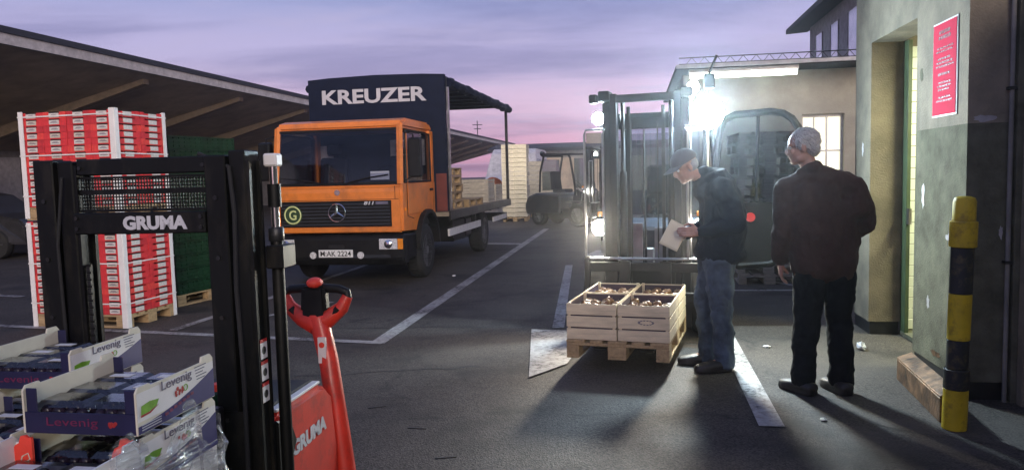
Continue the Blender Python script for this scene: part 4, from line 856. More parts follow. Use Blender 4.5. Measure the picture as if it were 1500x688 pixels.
# bumper, lamps, plate
mb = MB().prism([(-1.16, 0.42), (-1.16, 0.70), (-1.10, 0.76), (-0.90, 0.76), (-0.90, 0.34), (-1.10, 0.32)], 'x', -HW - 0.02, HW + 0.02); bp_ = mb.build('bumper', 'black', tk, 0.02)
B('tow_eye', 'darksteel', bp_, (-0.12, 0.12, -1.172, -1.161, 0.56, 0.62), bevel=0.005); B('air_slot', 'cabin', bp_, (-0.35, 0.80, -1.165, -1.1605, 0.36 + 0.07, 0.405 + 0.07))
for sx in (-1, 1):
    hl = B('headlight', 'lens', tk, (sx * 0.775 - 0.135, sx * 0.775 + 0.135, -1.176, -1.161, 0.55, 0.70), bevel=0.006)
    MB().lathe([(0.062, 0.0), (0.05, -0.012), (0.01, -0.018)], (sx * 0.775, -1.176, 0.625), 'y', 16).build('reflector', 'chrome', hl, smooth=True)
    B('indicator', 'amber', tk, *[tuple(sorted((sx * 0.913, sx * 0.992))) + (-1.174, -1.161, 0.55, 0.70)], bevel=0.006)
    MB().cyl((sx * 0.36 + 0.0, -1.1605, 0.47), (sx * 0.36, -1.172, 0.47), 0.05, n=14).build('fog_lamp', 'lens', tk)
pl = B('number_plate', 'plate', tk, (-0.27, 0.25, -1.182, -1.174, 0.44, 0.55), bevel=0.004)
text('M:AK 2224', 0.46, 0.075, 'ptext', pl, fr((-0.01, -1.1835, 0.495), (1, 0, 0), (0, 0, 1)), 0.008, 0.001)
# chassis, load bed, tarpaulin frame
for sx in (-1, 1): B('chassis_rail', 'black', tk, (sx * 0.42 - 0.05, sx * 0.42 + 0.05, -0.85, 6.0, 0.58, 0.80))
B('load_bed', 'wood3', tk, (-1.17, 1.17, 0.70, 6.25, 0.90, 0.97)); B('bed_side_rail', 'darksteel', tk, (1.172, 1.20, 0.70, 6.25, 0.84, 0.985), (-1.20, -1.172, 0.70, 6.25, 0.84, 0.985))
for k in range(7): B('cross_member', 'black', tk, (-1.1, 1.1, 0.95 + k * 0.85, 1.03 + k * 0.85, 0.805, 0.898))
for sx in (-1, 1):
    B('side_guard', 'white', tk, tuple(sorted((sx * 1.10, sx * 1.13))) + (0.85, 3.25, 0.56, 0.68)); B('side_guard', 'white', tk, tuple(sorted((sx * 1.10, sx * 1.13))) + (4.5, 6.0, 0.56, 0.66))
    for gy in (1.2, 2.9): B('guard_post', 'black', tk, tuple(sorted((sx * 1.04, sx * 1.098))) + (gy, gy + 0.08, 0.5, 0.85))
B('tool_box', 'black', tk, (0.62, 1.06, 1.4, 2.2, 0.42, 0.80), bevel=0.02)
B('fuel_tank', 'darksteel', tk, (0.55, 1.05, 2.3, 2.8, 0.40, 0.80), bevel=0.05)
B('rear_lamp_bar', 'black', tk, (-1.1, 1.1, 6.05, 6.2, 0.5, 0.68))
hb = MB().prism([(-1.17, 0.985), (-1.17, 3.195), (-0.8, 3.218), (0, 3.235), (0.8, 3.218), (1.17, 3.195), (1.17, 0.985)], 'y', 0.66, 0.76); hbo = hb.build('headboard_tarp', 'navy', tk)
text('KREUZER', 1.80, 0.235, 'letter', hbo, fr((-0.03, 0.657, 2.90), (1, 0, 0), (0, 0, 1)), 0.030, 0.002)
B('red_panel', 'tailred', hbo, (0.99, 1.165, 0.645, 0.658, 0.99, 1.60))
mb = MB().prism([(-1.17, 3.172), (-0.8, 3.217), (0, 3.242), (0.8, 3.217), (1.17, 3.172), (1.17, 3.15), (-1.17, 3.15)], 'y', 0.765, 6.25); mb.build('roof_tarp', 'navy', tk)
for k in range(8): B('roof_bow', 'darksteel', tk, (-1.14, 1.14, 0.95 + k * 0.73, 1.0 + k * 0.73, 3.10, 3.148))
for sx in (-1, 1):
    B('roof_rail', 'darksteel', tk, tuple(sorted((sx * 1.12, sx * 1.18))) + (0.765, 6.25, 3.02, 3.149))
    pts = []; mb = MB(); N = 44
    for k in range(N):                                   # curtains gathered up along the roof rail
        y = 0.78 + k / (N - 1) * 5.45; mb.add([], [])
        pts.append((sx * (1.20 + 0.02 * math.sin(k * 2.1)), y, 3.07 + 0.012 * math.sin(k * 1.3)))
    mb.tube(pts, [0.075 + 0.018 * math.sin(k * 2.7) for k in range(N)], 8); mb.build('gathered_curtain', 'navy', tk, smooth=True)
    B('rear_post', 'darksteel', tk, (sx * 1.14 - 0.03, sx * 1.14 + 0.03, 6.17, 6.23, 0.985, 3.05))
    B('front_post', 'steel', tk, (sx * 1.19 - 0.018, sx * 1.19 + 0.018, 0.765, 0.81, 0.99, 3.0))
B('roof_marker', 'white', tk, (-0.42, 0.42, 0.44, 0.50, 2.42, 2.45))
TKM = Matrix.Translation(tk.location) @ Matrix.Rotation(-R(10.3), 4, 'Z')
def TK(x, y, z): return TKM @ Vector((x, y, z))
for k in range(5): pallet('wooden pallet in the upright pile at the front of truck bed, %s from below' % ORD[k], TK(0.66 + random.uniform(-.02, .02), 1.0, 0.972 + k * 0.146), -R(10.3) + random.uniform(-.03, .03), 'pallets on the truck bed', m='wood')
pallet('single wooden pallet lying on the truck bed beside the pile', TK(0.72, 2.35, 0.972), -R(10.3), None)
for (bx, by, n_) in ((0.1, 4.6, 4), (0.72, 4.6, 4), (0.72, 5.4, 3)):
    for k in range(n_):
        slat_crate('slatted grey crate on the truck bed, %s stack, %s layer' % ({(0.1, 4.6): 'inner', (0.72, 4.6): 'middle', (0.72, 5.4): 'rearmost'}[(bx, by)], ORD[k]), TK(bx, by, 0.972 + k * 0.125), -R(10.3) + random.uniform(-.02, .02), 'grey crates on the truck bed', 0.58, 0.70, 0.12, 'farcrate', None, 2)

# ---------------------------------------------------------------- cars and vans in the distance
def car(name, label, cat, loc, rz, prof, wind, width, m, wr, axles, glassm='glass_dark', lampy=None):   # prof in (x along, z)
    c = thing(name, label, cat, loc, rz)
    n = len(prof); zs = max(z for _, z in prof); mb = MB(); w = width / 2
    mid = sum(z for _, z in prof) / n
    vs = []
    for sx, k in ((-1, 0), (1, 1)):
        for (x, z) in prof: vs.append((x, sx * w * (1.0 if z < zs * 0.62 else 0.86), z))
    mb.add(vs, [tuple(range(n)), tuple(range(2 * n - 1, n - 1, -1))] + [(i, (i + 1) % n, (i + 1) % n + n, i + n) for i in range(n)])
    mb.build('body', m, c, 0.04, seg=2)
    for q in wind:
        for sx in (-1, 1):
            mw = MB(); ny = sx * (w * 0.93 + 0.01)
            mw.prism(q, 'y', ny - 0.035, ny + 0.035); mw.build('side_window', glassm, c)
    for ax in axles:
        for sx in (-1, 1):
            e = MB(); cc = Vector((ax, sx * (w - 0.07), wr)); e.lathe([(wr * 0.6, -0.1), (wr * 0.95, -0.1), (wr, -0.06), (wr, 0.06), (wr * 0.95, 0.1), (wr * 0.6, 0.1)], cc, 'y', 24); t = e.build('wheel', 'rubber', c, smooth=True)
            MB().lathe([(wr * 0.62, sx * 0.09), (wr * 0.5, sx * 0.05), (wr * 0.15, sx * 0.08), (0.01, sx * 0.085)], cc, 'y', 18).build('rim', 'rim', t, smooth=True)
            sp = MB()
            for k in range(5):
                a = k * 1.2566; sp.cyl(cc + Vector((0, sx * 0.085, 0)), cc + Vector((math.cos(a) * wr * 0.6, sx * 0.08, math.sin(a) * wr * 0.6)), 0.03, n=5)
            sp.build('spoke', 'steel', t)
    x1 = max(x for x, _ in prof); x0 = min(x for x, _ in prof)
    for sx in (-1, 1):
        B('headlight', 'lens', c, (x1 - 0.06, x1 + 0.012, sx * w * 0.72 - 0.14, sx * w * 0.72 + 0.14, 0.62, 0.78), bevel=0.02); B('tail_light', 'stickerr', c, (x0 - 0.012, x0 + 0.06, sx * w * 0.75 - 0.1, sx * w * 0.75 + 0.1, 0.7, 0.95), bevel=0.02)
    B('bumper', 'black', c, (x1 - 0.03, x1 + 0.05, -w * 0.95, w * 0.95, 0.30, 0.55), (x0 - 0.05, x0 + 0.03, -w * 0.95, w * 0.95, 0.30, 0.55), bevel=0.02)
    return c
cprof = [(-2.1, 0.32), (-2.15, 0.75), (-2.0, 0.98), (-1.6, 1.02), (-1.05, 1.42), (0.15, 1.46), (0.55, 1.38), (1.15, 0.98), (1.95, 0.86), (2.1, 0.66), (2.1, 0.32)]
car('parked_car', 'dark grey car parked under canopy left of the red cartons', 'car', (-12.55, 17.4, 0), R(-6), cprof, [[(-1.35, 1.06), (-1.0, 1.36), (-0.35, 1.38), (-0.35, 1.04)], [(-0.28, 1.04), (-0.28, 1.38), (0.35, 1.36), (0.85, 1.02)]], 1.75, 'carsilver', 0.32, (-1.3, 1.35))
vprof = [(-2.4, 0.4), (-2.42, 2.2), (-2.3, 2.32), (0.9, 2.32), (1.3, 2.15), (1.75, 1.35), (2.3, 1.15), (2.45, 0.8), (2.4, 0.4)]
car('yellow_van', 'dull yellow van parked behind the dark grey car', 'van', (-17.6, 22.2, 0), R(-8), vprof, [[(0.2, 1.35), (0.2, 2.0), (1.15, 2.0), (1.5, 1.35)]], 1.9, 'vanyellow', 0.34, (-1.5, 1.6))
wprof = [(-2.6, 0.4), (-2.62, 2.5), (-2.4, 2.66), (0.8, 2.66), (1.2, 2.45), (1.8, 1.5), (2.35, 1.25), (2.5, 0.8), (2.45, 0.4)]
car('white_van', 'white box van standing behind the tall lit crates', 'van', (0.35, 33.5, 0), R(-100), wprof, [[(0.3, 1.45), (0.3, 2.2), (1.0, 2.2), (1.45, 1.45)]], 2.2, 'vanwhite', 0.36, (-1.6, 1.7))
oh = MB(); oh.prism([(-0.55, 0), (-0.5, 0.42), (-0.2, 0.62), (0.15, 0.58), (0.48, 0.30), (0.55, 0)], 'y', 0, 0.7)
o = oh.build('orange_tarpaulin', 'orange_tarp', None, 0.06, seg=2); o.location = (-0.62, 28.02, 1.175); o.scale = (0.6, 0.8, 0.5); tag(o, 'orange tarpaulin bundle on crates beyond the truck bed', 'tarpaulin')

# ================================================================== PALLET STACKER in the foreground (yard aligned)
ST = Vector((-1.2550, 2.53, 0))
LO = Vector((-1.03, 2.68, 0))
sk = thing('pallet_stacker', 'red walkie pallet stacker with black mast and mesh guard in foreground', 'pallet stacker', ST, -R(9))
# local: x right, y away; mast at y = 0
for sx in (-1, 1):
    x0 = -0.39 if sx < 0 else 0.245
    B('mast_channel', 'mast_black', sk, (x0, x0 + 0.075, 0.0, 0.10, 0.06, 1.6400), (x0 + 0.012, x0 + 0.063, 0.1002, 0.13, 0.062, 1.6380), bevel=0.004)
    B('inner_channel', 'mast_black', sk, (x0 + (0.080 if sx < 0 else 0.0805), x0 + 0.138, 0.015, 0.115, 0.08, 1.6550 - (0.02 if sx < 0 else 0)), bevel=0.004)
    B('channel_lip', 'mast_black', sk, (x0 + 0.138, x0 + 0.150, 0.02, 0.035, 0.08, 1.6200), (x0 + 0.138, x0 + 0.150, 0.09, 0.105, 0.08, 1.6200))
B('mast_top_beam', 'mast_black', sk, (-0.2395, 0.2445, 0.02, 0.10, 1.5850, 1.6400), bevel=0.004)
nb_ = B('name_beam', 'mast_black', sk, (-0.2395, 0.2445, -0.01, 0.02, 1.3850, 1.4580), bevel=0.004)
text('GRUMA', 0.235, 0.047, 'letter', nb_, fr((0.065, -0.0115, 1.4220), (1, 0, 0), (0, 0, 1)), 0.05, 0.001)
B('guard_frame', 'mast_black', sk, (-0.2395, 0.2445, 0.03, 0.042, 1.5180, 1.5360), (-0.2395, 0.2445, 0.03, 0.042, 1.4590, 1.4680), (-0.2395, 0.2445, 0.03, 0.042, 1.5720, 1.5800))
mb = MB()
for k in range(44):
    x = -0.236 + k * 0.0108; mb.box(x, x + 0.0034, 0.034, 0.037, 1.4680, 1.5730)
for k in range(9):
    z = 1.4720 + k * 0.0118; mb.box(-0.238, 0.243, 0.0371, 0.0395, z, z + 0.0042)
mb.build('mesh_guard', 'mast_black', sk)
for bx, bz in ((-0.225, 1.405), (-0.225, 1.440), (0.232, 1.405), (0.232, 1.440), (-0.225, 1.61), (0.232, 1.61)):
    MB().cyl((bx, -0.0095 if bz < 1.5 else 0.0205, bz), (bx, -0.017 if bz < 1.5 else 0.013, bz), 0.007, n=6).build('bolt', 'darksteel', sk)
for bx in (-0.353, 0.282):
    for bz in (0.75, 1.1, 1.3, 1.5): MB().cyl((bx, 0.0005, bz), (bx, -0.006, bz), 0.008, n=6).build('bolt', 'darksteel', sk)
MB().tube([(0.35, -0.01, 0.55), (0.355, -0.014, 0.9), (0.345, -0.012, 1.2), (0.352, -0.01, 1.45), (0.33, 0.01, 1.60), (0.20, 0.05, 1.648)], 0.0075, 8).build('hydraulic_hose', 'rubber', sk, smooth=True)
MB().tube([(-0.30, -0.01, 0.6), (-0.295, -0.013, 1.0), (-0.303, -0.012, 1.35), (-0.28, 0.0, 1.58)], 0.0055, 8).build('cable', 'rubber', sk, smooth=True)
# chain on the left channel
mb = MB()
for k in range(46):
    z = 0.15 + k * 0.0245; mb.box(-0.236, -0.222, 0.03, 0.044, z, z + 0.017); mb.cyl((-0.238, 0.037, z + 0.021), (-0.220, 0.037, z + 0.021), 0.005, n=6)
mb.build('lift_chain', 'darksteel', sk)
# side hydraulic cylinder behind the right channel
cx = 0.415
MB().lathe([(0.020, 0.15), (0.0215, 0.16), (0.0215, 1.3800), (0.020, 1.3900)], (cx, 0.15, 0), n=18).build('lift_cylinder', 'mast_black', sk, smooth=True)
MB().cyl((cx, 0.15, 1.3900), (cx, 0.15, 1.6000), 0.014, n=16).build('cylinder_rod', 'chrome', sk, smooth=True)
MB().lathe([(0.023, 1.4600), (0.023, 1.5400)], (cx, 0.15, 0), n=18).build('cylinder_gland', 'mast_black', sk, smooth=True)
MB().lathe([(0.023, 1.3400), (0.027, 1.3450), (0.027, 1.3850), (0.023, 1.3900)], (cx, 0.15, 0), n=18).build('cylinder_gland', 'darksteel', sk, smooth=True)
B('cylinder_cap', 'stickerw', sk, (cx - 0.025, cx + 0.025, 0.125, 0.175, 1.6000, 1.6450), bevel=0.006)
B('cylinder_bracket', 'mast_black', sk, (0.396, 0.46, 0.10, 0.20, 1.2500, 1.3300), bevel=0.004)
for k, (z, m2) in enumerate(((1.005, 'stickerr'), (0.93, 'stickerr'), (0.855, 'stickerr'))):
    s = B('warning_sticker', 'stickerw', sk, (0.3962, 0.3975, 0.03, 0.075, z - 0.055, z)); B('sticker_heading', m2, s, (0.3962, 0.3978, 0.03, 0.075, z + 0.0005, z + 0.012)); MB().cyl((0.3976, 0.052, z - 0.027), (0.3982, 0.052, z - 0.027), 0.014, n=12).build('sticker_symbol', 'ptext', s)
# fork legs and base (reach towards us under the load)
for x in (-0.20, 0.20):
    B('fork', 'darksteel', sk, (x - 0.075, x + 0.075, -1.15, -0.02, 0.42, 0.47), (x - 0.075, x + 0.075, -0.045, -0.005, 0.471, 0.80), bevel=0.006)
B('fork_carriage', 'mast_black', sk, (-0.36, 0.36, -0.0045, -0.0005 + 0.0, 0.45, 0.78))
for x in (-0.27, 0.27):
    B('support_leg', 'red', sk, (x - 0.07, x + 0.07, -1.10, 0.15, 0.03, 0.12), bevel=0.01)
    MB().cyl((x - 0.05, -1.0, 0.035), (x + 0.05, -1.0, 0.035), 0.035, n=16).build('roller', 'rubber', sk)
# drive body with sloped cover
mb = MB().prism([(0.16, 0.06), (0.16, 0.64), (0.22, 0.705), (0.62, 0.70), (0.70, 0.64), (0.74, 0.40), (0.74, 0.06)], 'x', -0.36, 0.36); bd = mb.build('drive_body', 'red', sk, 0.02, seg=2)
mb = MB().prism([(0.22, 0.706), (0.26, 0.724), (0.60, 0.720), (0.63, 0.706)], 'x', -0.30, 0.31); mb.build('cover_panel', 'glass_panel' if 'glass_panel' in M else 'cabin', bd, 0.005)
B('cover_edge', 'stickerw', bd, (0.312, 0.345, 0.22, 0.61, 0.704, 0.716), bevel=0.003)
text('GRUMA', 0.32, 0.062, 'letter', bd, fr((0.3635, 0.455, 0.54), (0, 1, 0.02), (0, 0, 1)), 0.05, 0.001)
mb = MB().prism([(0.145, 0.30), (0.145, 0.70), (0.26, 0.66), (0.30, 0.58), (0.20, 0.44), (0.20, 0.30)], 'x', 0.363, 0.385); mb.build('side_bracket', 'mast_black', sk, 0.008)
MB().cyl((0.0, 0.50, 0.115), (0.10, 0.50, 0.115), 0.115, n=24).build('drive_wheel', 'rubber', sk, smooth=True)
eb = B('emergency_button_box', 'green', sk, (0.10, 0.20, 0.14, 0.20, 0.74, 0.80), bevel=0.008); MB().cyl((0.15, 0.17, 0.80), (0.15, 0.17, 0.825), 0.022, n=14).build('red_button', 'redtab', eb)
# tiller: tapered red shaft, loop handle with dark grips
TX, TY = 0.240, 0.80
mb = MB().tube([(TX + 0.150, TY - 0.02, 0.06), (TX + 0.105, TY + 0.0, 0.42), (TX + 0.050, TY + 0.04, 0.75), (TX - 0.005, TY + 0.08, 0.9250)], [0.050, 0.047, 0.044, 0.045], 10); mb.build('tiller_shaft', 'red', sk, smooth=True)
B('shaft_label', 'stickerw', sk, (TX + 0.020, TX + 0.056, TY + 0.000, TY + 0.012, 0.74, 0.8550)).rotation_euler = (0, 0, 0)
MB().cyl((TX + 0.038, TY - 0.002, 0.822), (TX + 0.038, TY - 0.0003, 0.822), 0.013, n=14).build('orange_mark', 'redtab', sk)
mb = MB()
hp = [(-0.005, 0.0, 0.8950), (0.06, 0.005, 0.9250), (0.125, 0.012, 0.9750), (0.150, 0.018, 1.0250)]
for s in (-1, 1):
    mb.tube([(TX + s * p[0] - 0.02, TY + 0.08 + p[1], p[2]) for p in hp], [0.047, 0.042, 0.032, 0.024], 10)
mb.ball((TX - 0.02, TY + 0.08, 0.9200), 0.055, (1.2, 0.6, 0.9250)); hd = mb.build('handle_head', 'red', sk, smooth=True)
MB().tube([(TX - 0.172, TY + 0.10, 1.0050), (TX - 0.168, TY + 0.10, 1.0400), (TX - 0.14, TY + 0.10, 1.0570), (TX - 0.02, TY + 0.10, 1.0650), (TX + 0.09, TY + 0.10, 1.0570), (TX + 0.126, TY + 0.10, 1.0430), (TX + 0.130, TY + 0.10, 1.0100)], 0.020, 10).build('grip', 'black', hd, smooth=True)
MB().prism([(TX - 0.085, 0.9250), (TX - 0.075, 1.0750), (TX + 0.035, 1.0750), (TX + 0.045, 0.9250), (TX - 0.02, 0.8900)], 'y', TY + 0.052, TY + 0.115).build('control_head', 'black', hd, 0.015, seg=2)
MB().ball((TX - 0.012, TY + 0.07, 1.0900), 0.034, (1.05, 1.3, 0.72)).build('red_safety_button', 'redtab', hd, smooth=True)
MB().tube([(TX - 0.13 + 0.0, TY + 0.07, 0.9750), (TX - 0.10, TY + 0.07, 0.9350), (TX - 0.02, TY + 0.075, 0.9100), (TX + 0.06, TY + 0.07, 0.9350), (TX + 0.095, TY + 0.07, 0.9750)], 0.018, 8).build('inner_trim', 'black', hd, smooth=True)

# ---------------------------------------------------------------- the wrapped load of fruit trays on the forks
def LW(x, y, z): return LO + Matrix.Rotation(-R(9), 3, 'Z') @ Vector((x, y, z))
pallet('wooden pallet under the wrapped fruit trays on the stacker', LW(-0.12, -1.42, 0.36), -R(9))
def wave_panel(mb, x, y0, y1, z0, za, zb, t=0.0012):        # purple wave along the bottom of the side panel
    N = 14; top = []
    for i in range(N + 1):
        u = i / N; top.append((y0 + (y1 - y0) * u, z0 + 0.012 + (za - z0 - 0.012) * 0 + (zb - z0) * (u ** 1.8) + 0.006))
    mb.prism([(y0, z0)] + [(y1, z0)] + top[::-1], 'x', x, x + t)
def fruit_tray(label, x, y, z, w, d, kind, seed):
    random.seed(seed)
    TRN = {1: 'right top tray', 2: 'back left top tray', 3: 'tray below the right top tray', 4: 'nearest red tabbed tray', 5: 'second layer back left tray', 6: 'left red tabbed tray', 8: 'second layer left middle tray', 9: 'left edge top tray'}
    c = thing('fruit_tray', label, 'tray', LW(x, y, z), -R(9) + random.uniform(-.01, .01), 'fruit trays on the stacker')
    hs, hf, t = 0.112, 0.050, 0.005
    c1 = 'cream'
    for sx in (-1, 1):
        x0 = sx * w / 2 - (t if sx > 0 else 0)
        s = MB().prism([(0, 0), (0, hs - 0.012), (0.01, hs), (0.05, hs), (0.055, hs - 0.006), (d - 0.055, hs - 0.006), (d - 0.05, hs + 0.008), (d - 0.012, hs + 0.008), (d, hs - 0.005), (d, 0)], 'x', x0, x0 + t).build('side_panel', c1 if kind == 'blue' else 'card', c)
        if kind == 'blue':
            xo = w / 2 if sx > 0 else -w / 2 - 0.0012
            mb = MB(); wave_panel(mb, xo + (0.0004 if sx > 0 else -0.0004), 0.002, d - 0.002, 0.002, 0.03, 0.060); mb.build('printed_wave', 'boxblue', s)
            if sx > 0:
                MB().box(xo + 0.0002, xo + 0.0003 + 0.0003, 0.001, d - 0.001, 0.03, hs - 0.014).build('printed_ground', 'card', s)
                text('Levenig', 0.125, 0.030, 'printgrey', s, fr((xo + 0.0018, 0.155, 0.088), (0, 1, 0), (0, 0, 1)), 0.0, 0.0005)
                mb = MB()
                for k in range(5): mb.box(xo + 0.0012, xo + 0.0018, 0.232 + k * 0.002, 0.285 - (k % 3) * 0.008, 0.099 - k * 0.008, 0.1015 - k * 0.008)
                tag(mb.build('printed_lines', 'printgrey', s), kind='stuff')
                mb = MB()
                for k in range(9): mb.ball((xo + 0.0015, 0.165 + random.uniform(-.016, .016), 0.060 + random.uniform(-.007, .008)), random.uniform(.004, .006), (0.15, 1, 1), None, 8, 5)
                mb.build('printed_berries', 'berry', s)
                mb = MB(); mb.tube([(xo + 0.0013, 0.19 + 0.008 * math.cos(a * .7854), 0.062 + 0.008 * math.sin(a * .7854)) for a in range(8)], 0.0012, 4, True); mb.build('printed_cup', 'printgreen', s)
                MB().prism([(0.012, 0.045), (0.015, 0.066), (0.045, 0.070), (0.080, 0.066), (0.070, 0.052), (0.04, 0.046)], 'x', xo + 0.0014, xo + 0.0020).build('printed_green_label', 'printgreen', s)
                MB().prism([(0.012, 0.040), (0.012, 0.0445), (0.045, 0.0455), (0.078, 0.053), (0.045, 0.041)], 'x', xo + 0.0014, xo + 0.0020).build('printed_red_band', 'berry', s)
                mb = MB()
                for k in range(7): mb.box(xo + 0.002, xo + 0.0026, 0.10 + k * 0.018, 0.113 + k * 0.018, 0.016 + k * 0.0032, 0.023 + k * 0.0032)
                mb.build('printed_slogan', 'magenta', s)
                mb = MB()
                for r_ in range(3): mb.box(xo + 0.002, xo + 0.0024, 0.012, 0.085, 0.008 + r_ * 0.006, 0.0105 + r_ * 0.006)
                mb.build('printed_small_lines', 'letter', s)
            else:
                pass
    for yy in (0.0, d - t):
        f = B('front_panel' if yy == 0 else 'rear_panel', 'boxnavy' if kind == 'blue' else 'card', c, (-w / 2 + t + 0.0003, w / 2 - t - 0.0003, yy, yy + t, 0, hf))
        if kind == 'blue' and yy == 0:
            text('Levenig', 0.135, 0.026, 'magenta', f, fr((-0.02, -0.0006, 0.026), (1, 0, 0), (0, 0, 1)), 0.0, 0.0004)
            mb = MB()
            for k in range(6): mb.ball((0.085 + random.uniform(-.012, .012), -0.0005, 0.027 + random.uniform(-.006, .006)), 0.005, (1, 0.12, 1), None, 8, 5)
            mb.build('printed_berries', 'berry', f)
        for sx in (-1, 1):
            xa = sx * (w / 2 - t) - (0.030 if sx > 0 else 0) ; y0 = yy + (t + 0.0003 if yy == 0 else -t - 0.0003)
            B('corner_flap', 'boxnavy' if kind == 'blue' else 'card', c, (xa + (-0.0003 if sx > 0 else 0.0003), xa + 0.030 + (-0.0003 if sx > 0 else 0.0003), min(y0, y0 + t * 0.8), max(y0, y0 + t * 0.8), 0, hs - 0.006), bevel=0.002)
    if kind == 'red':
        for sx in (-1, 1):
            for ty in (-0.007, d - 0.014):
                xx = sx * (w / 2 - 0.030); pr_ = [(xx - 0.030, 0.0), (xx - 0.030, 0.085), (xx - 0.022, 0.10), (xx - 0.012, 0.105), (xx - 0.006, 0.122), (xx + 0.006, 0.124), (xx + 0.014, 0.118), (xx + 0.022, 0.12), (xx + 0.023, 0.11), (xx + 0.023, 0.0)]
                tb = MB().prism(pr_, 'y', ty, ty + 0.0065).build('red_tab', 'redtab', c)
                yp = ty - 0.0005
                MB().tube([(xx - 0.012, yp, 0.05), (xx - 0.004, yp, 0.074), (xx + 0.012, yp, 0.082), (xx + 0.016, yp, 0.068), (xx, yp, 0.058)], 0.0016, 5).build('printed_swirl', 'cream', tb)
        MB().prism([(-0.045, 0.012), (-0.03, 0.026), (0.03, 0.026), (0.045, 0.012), (0.0, 0.004)], 'y', -0.0012, -0.0003).build('printed_label', 'berry', c)
    B('tray_floor', 'cream', c, (-w / 2 + t + 0.001, w / 2 - t - 0.001, t + 0.001, d - t - 0.001, 0.001, 0.004))
    nx, ny = 2, 3
    pw_, pd_ = (w - 0.02) / nx, (d - 0.03) / ny
    for i in range(nx):
        for j in range(ny):
            px, py = -w / 2 + 0.01 + pw_ * (i + 0.5), 0.015 + pd_ * (j + 0.5)
            p = thing('grape_punnet', 'dark grape punnet, %s row %s, in the %s' % (ORD[j], ('left', 'right')[i], TRN[seed]), 'punnet', c.location + Matrix.Rotation(-R(9), 3, 'Z') @ Vector((px, py, 0.0045)), -R(9) + random.uniform(-.03, .03), 'punnets in the trays')
            q, e = pw_ / 2 - 0.004, pd_ / 2 - 0.004
            mb = MB()
            for gx in range(4):
                for gy in range(3): mb.ball((-q + 0.020 + gx * (2 * q - 0.04) / 3, -e + 0.020 + gy * (2 * e - 0.04) / 2, 0.034 + random.uniform(-.006, .006)), 0.0155, (1, 1, 1), None, 8, 6)
            mb.build('grapes', 'fruit', p, smooth=True)
            lid = [(-q + 0.006, -e + 0.006), (q - 0.006, -e + 0.006), (q - 0.006, e - 0.006), (-q + 0.006, e - 0.006)]
            mb = MB(); mb.add([(-q, -e, 0.052), (q, -e, 0.052), (q, e, 0.052), (-q, e, 0.052), (-q + 0.012, -e + 0.012, 0.066), (q - 0.012, -e + 0.012, 0.066), (q - 0.012, e - 0.012, 0.066), (-q + 0.012, e - 0.012, 0.066)], [(0, 1, 5, 4), (1, 2, 6, 5), (2, 3, 7, 6), (3, 0, 4, 7), (4, 5, 6, 7)]); mb.build('lid', 'punnet', p)
            if random.random() < 0.7: B('lid_label', 'stickerw', p, (-q * 0.5, q * 0.4, -e * 0.35, e * 0.25, 0.0665, 0.0672))
    return c
# local stacker coordinates: right column x about 0.02..0.32
ZA = 0.97
fruit_tray('blue and white top tray nearest the mast column, right side panel showing', 0.155, -0.945, ZA, 0.30, 0.32, 'blue', 1)
fruit_tray('blue and white top tray at the back left, against the left mast column', -0.30, -0.60, ZA, 0.30, 0.32, 'blue', 2)
fruit_tray('blue and white tray in the second layer, under the right top tray', 0.155, -0.945, ZA - 0.122, 0.30, 0.32, 'blue', 3)
fruit_tray('white tray with red corner tabs, nearest us', 0.15, -1.28, ZA - 0.122, 0.32, 0.325, 'red', 4)
fruit_tray('blue and white tray in the second layer at the back left', -0.30, -0.60, ZA - 0.122, 0.30, 0.32, 'blue', 5)
fruit_tray('white tray with red corner tabs, far left of second layer', -0.20, -1.28, ZA - 0.122, 0.32, 0.325, 'red', 6)
fruit_tray('blue and white tray in the second layer, left middle', -0.20, -0.94, ZA - 0.122, 0.32, 0.325, 'blue', 8)
random.seed(21)
# plain cartons of the layers below
for k in range(3):
    for (xx, yy) in ((0.15, -1.28), (0.15, -0.945), (-0.20, -1.28), (-0.20, -0.94), (-0.27, -0.60)):
        z = ZA - 0.122 - 0.1145 * (k + 1)
        c = thing('fruit_carton', 'plain white carton under the fruit trays, %s layer down, %s %s' % (ORD[k + 1], 'right' if xx > 0 else 'left', {-1.28: 'front', -0.945: 'middle', -0.94: 'middle', -0.60: 'rear'}[yy]), 'carton', LW(xx, yy, z), -R(9), 'cartons of the lower layers')
        B('carton_body', 'card', c, (-0.155, 0.155, 0.002, 0.322, 0, 0.10), bevel=0.003); B('carton_lid', 'boxblue', c, (-0.157, 0.157, 0.0, 0.324, 0.1003, 0.113), bevel=0.002)
# stretch film wound round the right side and far side of the load
film = MB(); N, K = 60, 26
path = [(0.335, -1.34), (0.337, -1.0), (0.335, -0.78), (0.328, -0.62), (0.30, -0.595), (0.15, -0.59), (0.0, -0.585)]
def ppath(u):
    L = [0]
    for a, b in zip(path, path[1:]): L.append(L[-1] + math.dist(a, b))
    s = u * L[-1]
    for i in range(len(path) - 1):
        if s <= L[i + 1] + 1e-9:
            q = (s - L[i]) / (L[i + 1] - L[i]); return (path[i][0] + (path[i + 1][0] - path[i][0]) * q, path[i][1] + (path[i + 1][1] - path[i][1]) * q)
vs = []; fs = []
for i in range(N + 1):
    x, y = ppath(i / N)
    top = 0.885 + 0.05 * math.sin(i * 0.45) + (0.075 if 14 < i < 34 else 0.0)
    for j in range(K + 1):
        z = 0.50 + (top - 0.50) * j / K
        k_ = 0.006 * math.sin(i * 1.7 + j * 1.1) + 0.004 * math.sin(i * 0.6 - j * 2.3) + random.uniform(-.0015, .0015)
        vs.append(LW(x + k_, y + k_ * 0.3, z))
for i in range(N):
    for j in range(K): a = i * (K + 1) + j; fs.append((a, a + K + 1, a + K + 2, a + 1))
